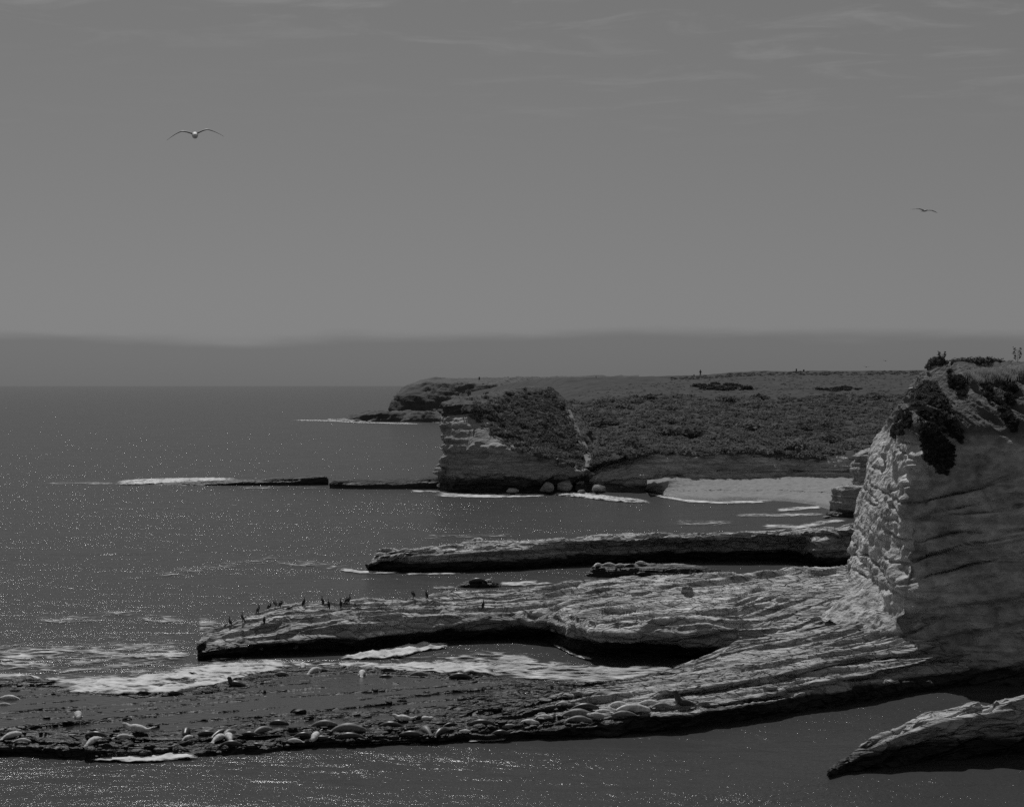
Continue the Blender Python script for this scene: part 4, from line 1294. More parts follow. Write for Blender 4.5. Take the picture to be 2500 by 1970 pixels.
v_, f_ = scatter(slope_poly, 2900, ("I2", "I1"), 0.72, TEMPL, seed=5, ragged=4, dens=patchy, lift=0.0)
link("scrub", new_mesh("scrub", v_, f_, False), M["leaf"], kind="stuff", label="low dark scrub covering the slope behind the beach")
pt_poly = [(1135, 990), (1200, 972), (1260, 962), (1330, 957), (1375, 988), (1395, 1035), (1425, 1092), (1432, 1140), (1395, 1132), (1350, 1120), (1300, 1108), (1250, 1088), (1200, 1052), (1150, 1012)]
bare = lambda x, y: 0.35 + 0.65 * min(1.0, max(0.0, (x - 1150 - (1090 - y) * 0.2) / 90.0))
v_, f_ = scatter(pt_poly, 900, ("G",), 0.72, TEMPL, seed=6, dens=bare, ragged=8, lift=0.0)
link("scrub", new_mesh("point_scrub", v_, f_, False), M["leaf_point"], kind="stuff", label="low scrub on the landward slope of the point")
# tufts along the terrace and its skyline
sky_poly = [(1640, 921), (1750, 917), (1850, 909), (2250, 907), (2250, 916), (1850, 917), (1750, 924), (1640, 928)]
v_, f_ = scatter(sky_poly, 260, ("I2",), 0.42, TEMPL, seed=8)
link("scrub", new_mesh("skyline_scrub", v_, f_, False), M["leaf"], kind="stuff", label="low tufts along the terrace skyline")

v_, f_ = scatter([(1400, 962), (1500, 940), (1650, 928), (1800, 918), (2240, 915), (2240, 958), (2000, 962), (1850, 970), (1700, 964), (1600, 960), (1450, 974)], 700, ("I2",), 0.24, TEMPL, seed=61, lift=-0.1)
link("tufts", new_mesh("tufts", v_, f_, False), M["leaf"], kind="stuff", label="sparse tufts of grass over the terrace")

big = [clump(100 + s_, 150, 0.17, 0.8) for s_ in range(4)]
bm_ = [new_mesh("shrub_crown", a_, b_, False) for a_, b_ in big]
SHR = [(1545, 1092), (1541, 1050), (1587, 1070), (1632, 1064), (1653, 1054), (1637, 1031), (1686, 1065), (1732, 1074), (1769, 1076), (1798, 1016), (1828, 1045), (1869, 1086), (1935, 1094),
       (1960, 1049), (2023, 1078), (2072, 1094), (2014, 1040), (1475, 1040), (1520, 999), (1583, 975), (1774, 984), (1852, 977)]
ORD = ["first", "second", "third", "fourth", "fifth", "sixth", "seventh", "eighth", "ninth", "tenth", "eleventh", "twelfth", "thirteenth", "fourteenth", "fifteenth", "sixteenth",
       "seventeenth", "eighteenth", "nineteenth", "twentieth", "twenty-first", "twenty-second", "twenty-third", "twenty-fourth", "twenty-fifth", "twenty-sixth", "twenty-seventh",
       "twenty-eighth", "twenty-ninth", "thirtieth"]
for i, (x, y) in enumerate(sorted(SHR)):
    h = pick(x, y, "I2", "I1")
    s_ = 1.75 + 0.65 * math.sin(i * 2.3)
    e = bpy.data.objects.new("shrub", None); col.objects.link(e)
    e.location = h[0]
    e["label"] = f"rounded dark shrub on the scrub slope, {ORD[i]} from the worn path"
    e["category"] = "shrub"; e["group"] = "rounded shrubs on the scrub slope"
    o = link("crown", bm_[i % 4], M["leaf" if i % 3 else "leaf_top"], e)
    o.scale = (s_ * 1.1, s_, s_ * 0.85); o.location = (0, 0, 0.15); o.rotation_euler = (0, 0, i * 1.7)
# dark thicket on the terrace
v_, f_ = scatter([(1690, 942), (1740, 936), (1800, 938), (1838, 950), (1790, 954), (1710, 952)], 110, ("I2",), 0.55, TEMPL, seed=9)
link("thicket", new_mesh("thicket", v_, f_, False), M["leaf_dark"], None, "low dark thicket on the grassy terrace below the standing person", "thicket")
v_, f_ = scatter([(1990, 951), (2060, 945), (2110, 950), (2040, 956)], 60, ("I2",), 0.45, TEMPL, seed=10)
link("thicket", new_mesh("thicket", v_, f_, False), M["leaf_dark"], None, "thin dark thicket on the terrace nearer the big cliff", "thicket")

v_, f_ = scatter([(1600, 1196), (1750, 1194), (1950, 1196), (2060, 1202), (2060, 1206), (1950, 1200), (1750, 1198), (1600, 1200)], 130, ("S",), 0.16, TEMPL, seed=71, lift=-0.2, aniso=(1.6, 1, 0.5))
link("wrack", new_mesh("wrack", v_, f_, False), M["leaf_dark"], kind="stuff", label="line of washed-up weed along the beach")
# plants on the big cliff
SMALL = [clump(200 + s_, 40, 0.34, 0.8, core=True, droop=0.4) for s_ in range(6)]
MATS = [
    ([(2248, 1002), (2275, 1012), (2300, 1050), (2322, 1090), (2328, 1112), (2318, 1140), (2308, 1160), (2300, 1150), (2286, 1146), (2262, 1120), (2250, 1080)], 520, "largest dark mat of leaves hanging like a beard below the cliff edge"),
    ([(2178, 1050), (2200, 1010), (2222, 1000), (2226, 1022), (2206, 1052), (2186, 1064)], 150, "dark leaves on the cliff shoulder beside the bare crest"),
    ([(2272, 945), (2296, 962), (2312, 985), (2332, 1030), (2352, 1075), (2340, 1082), (2310, 1040), (2285, 990)], 200, "narrow streak of dark leaves down the gully next to the beard-like mat"),
    ([(2320, 915), (2350, 918), (2352, 945), (2348, 968), (2335, 955), (2325, 935)], 160, "black bush tucked under the cliff rim near the standing gull"),
    ([(2393, 933), (2412, 938), (2426, 970), (2420, 982), (2405, 955)], 90, "short dark tongue of leaves under the dry grass"),
    ([(2435, 968), (2452, 990), (2478, 1020), (2482, 1046), (2470, 1050), (2455, 1020), (2438, 990)], 130, "slanting dark plant low on the soil slope at the picture edge"),
    ([(2453, 930), (2480, 935), (2472, 988), (2460, 978)], 110, "dark plant hanging from the rim above the slanting one"),
]
for i, (poly, n, lab) in enumerate(MATS):
    v_, f_ = scatter(poly, int(n * 0.9), ("J",), 0.15, SMALL, seed=20 + i, lift=-0.2, ragged=3.5, tail=0.8)
    link("hanging_plant", new_mesh("hanging_plant", v_, f_, False), M["leaf_dark"], None, lab, "plant", "plants hanging on the big cliff")
v_, f_ = scatter([(2225, 990), (2232, 950), (2262, 930), (2290, 935), (2300, 960), (2330, 1010), (2345, 1060), (2310, 1020), (2280, 985), (2250, 990)], 330, ("J",), 0.16, SMALL, seed=40, lift=-0.1)
link("ground_cover", new_mesh("ground_cover", v_, f_, False), M["leaf_top"], kind="stuff", label="creeping growth over the crest of the big cliff")


def grass_mesh(poly, n, surf, hgt, seed):
    r_ = random.Random(seed)
    V, Fc = [], []
    xs_ = [q[0] for q in poly]; ys_ = [q[1] for q in poly]
    while len(Fc) < n:
        x, y = r_.uniform(min(xs_), max(xs_)), r_.uniform(min(ys_), max(ys_))
        if not inside(poly, x, y):
            continue
        h = pick(x, y, *surf)
        if not h:
            continue
        p0 = np.array(h[0])
        for _ in range(5):
            o_ = p0 + np.array([r_.uniform(-.12, .12), r_.uniform(-.12, .12), -0.03])
            hh = hgt * r_.uniform(.5, 1.3)
            tip = o_ + np.array([r_.uniform(-.3, .3) * hh, r_.uniform(-.3, .3) * hh, hh])
            wv = np.array([0.012, 0.004, 0])
            md = 0.5 * (o_ + tip) + np.array([0, 0, 0.1 * hh])
            b = len(V)
            V += [o_ - wv, o_ + wv, md + wv * .8, md - wv * .8, tip + wv * .2, tip - wv * .2]
            Fc += [(b, b + 1, b + 2, b + 3), (b + 3, b + 2, b + 4, b + 5)]
    return np.array(V), np.array(Fc)


v_, f_ = grass_mesh([(2350, 912), (2420, 905), (2500, 905), (2520, 925), (2440, 936), (2370, 938)], 9000, ("J", "JT"), 0.30, 3)
link("dry_grass", new_mesh("dry_grass", v_, f_, False), M["dry_grass"], kind="stuff", label="pale dry grass along the rim of the big cliff")

# bush and hedge on the cliff top
def ground_at(x, y_):
    h = BV["JT"].ray_cast(Vector((x, y_, 60)), Vector((0, 0, -1)))
    return h[0].z if h[0] is not None else 17.3


def bush(name, label, blobs, mat, leaf=0.075, n=420, cat="bush", stems=True, seed=0):
    """crown of leaf sprays around several lobes plus its stems; blobs: (x, y, z, rx, rz) in metres"""
    r_ = np.random.default_rng(seed)
    e = bpy.data.objects.new(name, None); col.objects.link(e)
    bx0, by0 = np.mean([b[0] for b in blobs]), np.mean([b[1] for b in blobs])
    bz0 = ground_at(bx0, by0)
    e.location = (bx0, by0, bz0)
    e["label"] = label; e["category"] = cat
    V, Fc, base = [], [], 0
    for k, (x, y, z, rx, rz) in enumerate(blobs):
        tv, tf = clump(int(seed * 50 + k), n, leaf / max(rx, .2), 1.0)
        q = tv * np.array([rx, rx * 0.9, rz]) + np.array([x - bx0, y - by0, z - bz0])
        V.append(q); Fc.append(tf + base); base += len(tv)
    link("crown", new_mesh("crown", np.concatenate(V), np.concatenate(Fc), False), mat, e)
    if stems:
        for k, (x, y, z, rx, rz) in enumerate(blobs):
            SV, SF = [], []
            p0 = np.array([x - bx0, y - by0, ground_at(x, y) - bz0 - 0.2]); p1 = np.array([x - bx0, y - by0, z - bz0 + rz * 0.5])
            for t in (0, 1):
                c_ = p0 * (1 - t) + p1 * t
                for q in range(5):
                    an = q * 1.2566
                    SV.append(c_ + np.array([math.cos(an), math.sin(an), 0]) * (0.03 - 0.018 * t))
            for q in range(5):
                SF.append((q, (q + 1) % 5, 5 + (q + 1) % 5, 5 + q))
            link("stem", new_mesh("stem", np.array(SV), np.array(SF)), M["twig"], e)
    return e


def px_blob(x, y, d, rpx, rzpx):
    p = D(x, y, d)
    return (p[0], p[1], p[2], rpx * d / F, rzpx * d / F)


bush("coastal_bush", "feathery round bush at the outer end of the cliff-top hedge", [px_blob(2283, 892, 112, 20, 22), px_blob(2270, 898, 112, 12, 12), px_blob(2296, 886, 112, 14, 16), px_blob(2290, 905, 111, 22, 12)],
     M["leaf_top"], 0.07, 520, seed=1)
hb = []
for x, y, r_ in ((2310, 890, 16), (2328, 886, 20), (2350, 884, 22), (2372, 883, 22), (2394, 882, 22), (2416, 882, 22), (2438, 886, 22), (2460, 892, 22), (2482, 898, 20), (2504, 900, 20), (2530, 900, 22)):
    hb.append(px_blob(x, y + 6, 114, r_, 18))
    hb.append(px_blob(x + 9, y + 20, 111, r_ * 0.9, 14))
bush("hedge", "long low dark hedge along the cliff top behind the dry grass", hb, M["leaf_top"], 0.085, 360, cat="hedge", seed=2)


def weed(x, y0, y1, d, label):
    e = bpy.data.objects.new("tall_weed", None); col.objects.link(e)
    e.location = D(x, y0, d); e["label"] = label; e["category"] = "weed"
    r_ = random.Random(4)
    hgt = (y0 - y1) * d / F

    def tube(p0, p1, r0, r1, SV, SF):
        b = len(SV)
        ax = np.array(p1) - np.array(p0)
        n1 = np.cross(ax, [0.3, 1, 0.2]); n1 /= np.linalg.norm(n1); n2 = np.cross(ax, n1); n2 /= np.linalg.norm(n2)
        for c_, rr_ in ((p0, r0), (p1, r1)):
            for q in range(5):
                SV.append(np.array(c_) + (n1 * math.cos(q * 1.2566) + n2 * math.sin(q * 1.2566)) * rr_)
        for q in range(5):
            SF.append((b + q, b + (q + 1) % 5, b + 5 + (q + 1) % 5, b + 5 + q))
    SV, SF, LV, LF = [], [], [], []
    tube((0, 0, -0.4), (0.05, 0, hgt), 0.016, 0.008, SV, SF)
    for k in range(13):
        z0 = hgt * (0.18 + 0.75 * k / 13)
        s_ = 1 if k % 2 else -1
        L = (0.45 - 0.2 * k / 13) * r_.uniform(.7, 1.1)
        p0 = (0.05 * z0 / hgt, 0, z0); p1 = (s_ * L * .75, r_.uniform(-.2, .2), z0 + L * .6)
        tube(p0, p1, 0.009, 0.006, SV, SF)
        for q in range(4):
            c_ = np.array(p0) * (1 - .3 * q / 3) * 0 + np.array(p1) * (0.6 + 0.4 * q / 3) + np.array(p0) * (0.4 - 0.4 * q / 3) + np.array([r_.uniform(-.05, .05), 0, r_.uniform(0, .09)])
            b = len(LV)
            a_ = r_.uniform(0, 3.1)
            t1 = np.array([math.cos(a_), 0.3, math.sin(a_)]) * 0.055; t2 = np.array([-math.sin(a_), 0.3, math.cos(a_)]) * 0.03
            LV += [c_ - t1, c_ - t2, c_ + t1, c_ + t2]; LF.append((b, b + 1, b + 2, b + 3))
    link("stem", new_mesh("stem", np.array(SV), np.array(SF)), M["twig"], e)
    link("leaves", new_mesh("leaves", np.array(LV), np.array(LF), False), M["twig"], e)


weed(2484, 890, 852, 108, "tall branching weed sticking up above the hedge at the picture edge")
weed(2300, 884, 864, 112, "thin dead stalk poking out beside the round bush")


# ------------------------------------------------------------------ animals
def loft(sections, ns=14, flat=None):
    """closed tube through (centre, side vector * half width, up vector * half height) sections"""
    V = []
    for c, a, b in sections:
        for q in range(ns):
            t = 2 * math.pi * q / ns
            p = np.array(c) + np.array(a) * math.cos(t) + np.array(b) * math.sin(t)
            V.append(p)
    Fq = []
    m = len(sections)
    for i in range(m - 1):
        for q in range(ns):
            Fq.append((i * ns + q, i * ns + (q + 1) % ns, (i + 1) * ns + (q + 1) % ns, (i + 1) * ns + q))
    # end caps as degenerate quads
    for i in (0, m - 1):
        c = len(V)
        V.append(np.mean(V[i * ns:(i + 1) * ns], axis=0))
        for q in range(0, ns, 2):
            a_, b_, d_ = i * ns + q, i * ns + (q + 1) % ns, i * ns + (q + 2) % ns
            Fq.append((c, a_, b_, d_) if i else (c, d_, b_, a_))
    V = np.array(V)
    return V, np.array(Fq)


def merge(parts):
    V, Fq, b = [], [], 0
    for v_, f_ in parts:
        V.append(v_); Fq.append(f_ + b); b += len(v_)
    return np.concatenate(V), np.concatenate(Fq)


def seal_mesh(pose, seed):
    S = np.linspace(0, 1, 26)
    w = np.interp(S, [0, .05, .12, .25, .42, .6, .74, .83, .88, .93, .97, 1], [.13, .12, .085, .135, .195, .215, .185, .145, .13, .122, .08, .03])
    h = np.interp(S, [0, .05, .12, .25, .42, .6, .74, .83, .88, .93, .97, 1], [.015, .03, .07, .12, .175, .195, .17, .135, .125, .115, .07, .025])
    k = np.array([.25, .5, .25])
    w = np.convolve(np.pad(w, 1, 'edge'), k, 'valid'); h = np.convolve(np.pad(h, 1, 'edge'), k, 'valid')
    x = (S - 0.5) * 1.6
    z = h * 0.9
    y = np.zeros_like(S)
    if pose == "rest":
        z = z + 0.02 * np.sin(S * 6)
        y = 0.04 * np.sin(S * 4 + seed)
    if pose == "banana":
        z = z + 0.32 * np.clip((S - .72) / .28, 0, 1) ** 1.4 + 0.30 * np.clip((.26 - S) / .26, 0, 1) ** 1.4
    if pose == "alert":
        u = np.clip((S - .66) / .34, 0, 1)
        z = z + 0.42 * sstep(0, .8, u)
        x = x - 0.16 * sstep(.2, .9, u)
    if pose == "tall":
        u = np.clip((S - .55) / .45, 0, 1)
        z = z + 0.60 * sstep(0, .8, u)
        x = x - 0.22 * sstep(.2, .85, u)
    if pose == "curl":
        y = 0.35 * np.sin((S - .1) * 2.4) - 0.2
        z = z + 0.12 * np.clip((S - .8) / .2, 0, 1)
    c = np.stack([x, y, z], 1)
    tan = np.gradient(c, axis=0); tan /= np.linalg.norm(tan, axis=1)[:, None]
    secs = []
    for i in range(len(S)):
        side = np.cross([0, 0, 1.0], tan[i]); side /= np.linalg.norm(side) + 1e-6
        up = np.cross(tan[i], side)
        secs.append((c[i], side * w[i], up * h[i]))
    body = loft(secs, 16)
    body[0][:, 2] = np.maximum(body[0][:, 2], 0.004 + 0.02 * np.abs(body[0][:, 1]))
    # split hind flippers: notch the fan
    parts = [body]
    for s_ in (-1, 1):
        i = 17
        p0 = c[i] + np.array([0, s_ * w[i] * .8, -h[i] * .45])
        sec = []
        for t in np.linspace(0, 1, 6):
            q = p0 + np.array([-0.26 * t, s_ * (0.10 * math.sin(t * 2.2)), -0.06 * t * (1 if pose != "alert" else .6)])
            q[2] = max(q[2], 0.03)
            sec.append((q, np.array([0.02, s_ * 0.055, 0]) * (1 - .55 * t ** 2), np.array([0, 0, 0.022]) * (1 - .5 * t)))
        parts.append(loft(sec, 8))
        # hind flipper blades
        sec = []
        for t in np.linspace(0, 1, 5):
            q = c[1] + np.array([0.06 - 0.22 * t, s_ * (0.03 + 0.09 * t), 0.03 * t])
            sec.append((q, np.array([0, 0.055 * (1 - .4 * t), 0]), np.array([0, 0, 0.02])))
        parts.append(loft(sec, 8))
    return merge(parts)


SEAL = {}
for nme in ("rest", "banana", "alert", "tall", "curl"):
    SEAL[nme] = [new_mesh("seal_" + nme, *seal_mesh(nme, 0.7))]

# centre in photo pixels, length in photo pixels, heading in degrees (0 = head toward picture right), tone, pose
near_edge = [
    (30, 1792, 0, 60, "p", "rest"), (54, 1802, 48, 10, "p", "rest"), (236, 1789, 62, 185, "d", "rest"), (337, 1777, 90, 175, "p", "banana"), (296, 1796, 64, 8, "p", "curl"), (228, 1806, 0, 70, "p", "rest"),
    (455, 1782, 0, -80, "d", "rest"), (458, 1797, 30, 60, "p", "rest"), (507, 1786, 56, 188, "d", "rest"), (540, 1788, 0, 40, "d", "curl"), (559, 1787, 0, 75, "g", "rest"), (534, 1803, 0, 70, "p", "rest"),
    (559, 1801, 0, 110, "p", "rest"), (563, 1817, 64, 5, "d", "rest"), (607, 1787, 50, 10, "d", "rest"), (640, 1780, 0, 60, "g", "rest"), (626, 1816, 44, 170, "d", "rest"), (676, 1766, 66, 4, "d", "rest"),
    (739, 1790, 54, 12, "d", "rest"), (771, 1793, 0, -90, "p", "rest"), (721, 1808, 42, 186, "p", "rest"), (789, 1809, 58, 175, "d", "banana"), (790, 1764, 76, 5, "g", "rest"), (793, 1777, 36, 30, "d", "curl"),
    (848, 1777, 98, 4, "g", "rest"), (856, 1794, 84, 182, "d", "rest"), (987, 1750, 66, 172, "p", "banana"), (1033, 1751, 56, 10, "p", "curl"), (1066, 1759, 42, 188, "g", "rest"), (956, 1767, 72, 176, "d", "rest"),
    (1099, 1763, 30, 30, "d", "rest"), (1008, 1793, 76, 184, "d", "rest"), (1078, 1785, 0, 60, "d", "rest"), (1042, 1781, 0, 120, "g", "rest"), (1133, 1780, 38, 6, "p", "rest"), (1178, 1761, 78, 178, "d", "rest"),
    (1220, 1785, 56, 6, "d", "rest"), (1247, 1769, 58, 184, "g", "rest"), (25, 1706, 62, 186, "p", "rest"), (8, 1714, 40, 6, "p", "rest"), (190, 1741, 0, -70, "p", "rest"),
]
foam_side = [
    (349, 1682, 42, 8, "d", "rest"), (430, 1691, 48, 184, "d", "rest"), (578, 1667, 66, 176, "d", "alert"), (533, 1619, 78, 4, "d", "rest"), (523, 1627, 50, 186, "d", "rest"), (586, 1608, 0, 150, "d", "alert"),
    (607, 1606, 0, -80, "p", "rest"), (631, 1601, 0, -60, "g", "rest"), (672, 1595, 58, 6, "p", "banana"), (657, 1619, 0, 130, "d", "banana"), (728, 1598, 0, 80, "g", "rest"), (739, 1620, 0, -80, "p", "rest"),
    (774, 1614, 40, 10, "g", "rest"), (768, 1635, 0, 60, "p", "rest"), (786, 1630, 38, 184, "g", "curl"), (690, 1643, 46, 176, "g", "rest"), (884, 1643, 0, 95, "p", "rest"), (950, 1638, 46, 172, "d", "rest"),
    (940, 1650, 44, 4, "d", "rest"), (1021, 1646, 52, 6, "g", "rest"), (1126, 1649, 68, 178, "d", "rest"),
]
huddle = [
    (1290, 1759, 62, 8, "p", "rest"), (1426, 1724, 82, 4, "d", "rest"), (1371, 1712, 26, 30, "p", "rest"), (1326, 1745, 54, 6, "p", "rest"), (1408, 1740, 92, 5, "g", "rest"), (1456, 1740, 52, 170, "p", "curl"),
    (1412, 1754, 78, 8, "g", "rest"), (1474, 1732, 50, 184, "p", "rest"), (1510, 1716, 60, 6, "p", "rest"), (1544, 1727, 98, 5, "p", "rest"), (1524, 1740, 76, 178, "g", "rest"), (1584, 1712, 68, 6, "p", "rest"),
    (1614, 1719, 60, 4, "g", "rest"), (1668, 1714, 76, 178, "d", "tall"), (1656, 1706, 36, 10, "p", "rest"),
]
ledge_tip = [(929, 1353, 36, 182, "p", "rest"), (989, 1342, 34, 4, "p", "rest"), (960, 1349, 32, 10, "d", "rest"), (995, 1352, 28, 6, "d", "rest"), (942, 1359, 30, 184, "d", "rest"), (993, 1359, 24, 6, "g", "rest")]
islet = [(1459, 1373, 0, 60, "p", "rest"), (1486, 1371, 36, 6, "p", "rest"), (1515, 1373, 32, 184, "p", "rest"), (1537, 1373, 30, 5, "d", "rest"), (1565, 1373, 32, 176, "p", "rest")]
black_rock = [(1167, 1412, 50, 184, "d", "rest"), (1192, 1411, 30, 10, "p", "alert")]
TONE = {"p": ("pale", "seal_pale"), "g": ("grey", "seal_grey"), "d": ("dark", "seal_dark")}
PLACES = [
    (near_edge, ("A",), "on the low reef, {o} {t} one from its seaward end", "seals hauled out along the low reef"),
    (foam_side, ("A", "B"), "beside the foam, {o} {t} one from seaward", "seals beside the foam"),
    (huddle, ("A",), "in the huddle, {o} {t} one from the pools", "seals huddled on the pale shelf"),
    (ledge_tip, ("C",), "on the second ledge, {o} {t} one from seaward", "seals on the tip of the second ledge"),
    (islet, ("C2",), "on the dark islet in the channel, {o} {t} one from seaward", "seals on the islet"),
    (black_rock, ("D",), "on the small black rock, {o} {t} one from seaward", "seals on the small black rock"),
]
for lst, surf, place, grp in PLACES:
    count = {}
    tot = {}
    for q in lst:
        tot[q[4]] = tot.get(q[4], 0) + 1
    for (x, y, ln_, yaw, tn, pose) in sorted(lst):
        dpx = 7 if surf[0] == "A" else 3
        hit = pick(x, y + dpx, *surf)
        if hit is None:
            hit = pick(x, y + dpx + 6, *surf)
        if hit is None:
            hit = (Vector(W(x, y + dpx, 0.4)), None, 0)
        p = hit[0].copy()
        if surf[0] == "A":
            p.z = max(p.z, 0.34) - 0.03
        s_ = (ln_ * p.y / F) / (1.6 * max(.6, abs(math.cos(math.radians(yaw))))) if ln_ else 0.95
        s_ = min(max(s_, 0.55), 1.3) * 0.9
        count[tn] = count.get(tn, 0) + 1
        o_txt = ORD[count[tn] - 1] if tot[tn] > 1 else "only"
        t_txt = TONE[tn][0]
        lead = {"rest": "seal lying flat", "banana": "curved seal", "alert": "head-up seal", "tall": "seal rearing its head", "curl": "curled seal"}[pose]
        txt = f"{t_txt} {lead} " + place.format(o=o_txt, t=t_txt)
        if tot[tn] == 1:
            txt = txt.replace("only " + t_txt + " one", "the only " + t_txt + " one")
            txt = txt.split(", the only")[0] + f", the only {t_txt} one"
        ob = link("seal", SEAL[pose][0], M[TONE[tn][1]], None, txt, "seal", grp)
        ob.location = p
        ob.rotation_euler = (random.uniform(-.08, .08), random.uniform(-.05, .05), math.radians(yaw) + random.uniform(-.08, .08))
        fat = random.uniform(0.95, 1.15)
        ob.scale = (s_, s_ * fat, s_ * fat)


def bird_loft(path, ns=10):
    """path: (x, z, half width, half height)"""
    c = np.array([(p[0], 0, p[1]) for p in path], float)
    tan = np.gradient(c, axis=0); tan /= np.linalg.norm(tan, axis=1)[:, None] + 1e-9
    secs = []
    for i, p in enumerate(path):
        up = np.cross(tan[i], [0, 1.0, 0]); up /= np.linalg.norm(up) + 1e-9
        secs.append((c[i], np.array([0, p[2], 0]), up * p[3]))
    return loft(secs, ns)


def cormorant_mesh(kind):
    if kind == "upright":
        path = [(-.26, .05, .05, .01), (-.20, .12, .05, .015), (-.13, .20, .06, .04), (-.06, .30, .095, .085), (0, .42, .105, .10), (.04, .53, .085, .08), (.05, .60, .05, .05), (.035, .67, .033, .034),
                (.02, .74, .030, .030), (.03, .80, .032, .034), (.06, .825, .034, .034), (.10, .825, .026, .022), (.14, .822, .010, .011), (.19, .815, .006, .006)]
    elif kind == "preen":
        path = [(-.28, .08, .05, .01), (-.20, .14, .05, .02), (-.12, .21, .07, .05), (-.03, .29, .10, .09), (.06, .37, .10, .095), (.12, .46, .075, .075), (.13, .53, .045, .045), (.10, .59, .034, .034),
                (.05, .61, .032, .032), (0, .59, .034, .034), (-.03, .55, .026, .024), (-.05, .50, .01, .01), (-.06, .47, .006, .006)]
    else:
        path = [(-.30, .08, .05, .01), (-.22, .11, .06, .03), (-.10, .14, .09, .08), (.02, .16, .10, .09), (.13, .18, .085, .08), (.20, .22, .05, .05), (.22, .28, .034, .034), (.23, .33, .034, .034), (.27, .35, .028, .024), (.33, .345, .008, .008)]
    parts = [bird_loft(path)]
    for s_ in (-1, 1):
        # folded wing along the flank and the leg with its webbed foot
        if kind != "sit":
            sec = []
            for t in np.linspace(0, 1, 6):
                sec.append((np.array([-.16 + .17 * t, s_ * (.05 + .055 * math.sin(t * 2.4)), .16 + .32 * t]), np.array([0.01, s_ * .018, 0]), np.array([-.05, 0, .03]) * (0.4 + math.sin(t * 2.6))))
            parts.append(loft(sec, 8))
        parts.append(loft([(np.array([-.02, s_ * .05, .28 if kind != "sit" else .14]), np.array([.03, 0, 0]), np.array([0, .03, 0])), (np.array([.0, s_ * .055, .10]), np.array([.018, 0, 0]), np.array([0, .018, 0])),
                           (np.array([.0, s_ * .055, 0.0]), np.array([.014, 0, 0]), np.array([0, .014, 0]))], 6))
        parts.append(loft([(np.array([-.03, s_ * .055, .01]), np.array([0, .012, 0]), np.array([0, 0, .01])), (np.array([.09, s_ * .06, .008]), np.array([0, .045, 0]), np.array([0, 0, .006]))], 6))
    return merge(parts)


CORM = {k: new_mesh("cormorant_" + k, *cormorant_mesh(k)) for k in ("upright", "preen", "sit")}
birds = [(561, 1529, "upright", 180, "d"), (592, 1519, "upright", 200, "d"), (631, 1493, "upright", 30, "d"), (657, 1490, "preen", 10, "d"), (672, 1483, "preen", 190, "b"), (685, 1484, "preen", 20, "d"),
         (708, 1487, "sit", 10, "d"), (742, 1481, "upright", 60, "d"), (787, 1478, "upright", 150, "d"), (802, 1486, "upright", 120, "d"), (832, 1484, "upright", 100, "d"), (846, 1475, "preen", 0, "d"),
         (853, 1474, "upright", 20, "d"), (873, 1482, "sit", 180, "d"), (1009, 1460, "preen", 170, "d"), (1041, 1462, "upright", 140, "d"), (645, 1523, "preen", 100, "d"), (1180, 1487, "upright", 60, "d")]
for i, (x, y, k, yaw, tn) in enumerate(sorted(birds)):
    hit = pick(x, y, "B") or pick(x, y + 5, "B") or pick(x, y + 10, "B")
    if hit is None:
        continue
    pose = {"upright": "standing upright", "preen": "hunched over preening", "sit": "sitting low"}[k]
    lab = f"{'brown' if tn == 'b' else 'black'} cormorant {pose} on the long pale ledge, {ORD[i]} from its seaward tip"
    o = link("cormorant", CORM[k], M["bird_brown" if tn == "b" else "bird_dark"], None, lab, "cormorant", "cormorants on the long ledge")
    o.location = hit[0] + Vector((0, 0, -0.01))
    o.rotation_euler = (0, 0, math.radians(yaw))
    o.scale = (0.80,) * 3


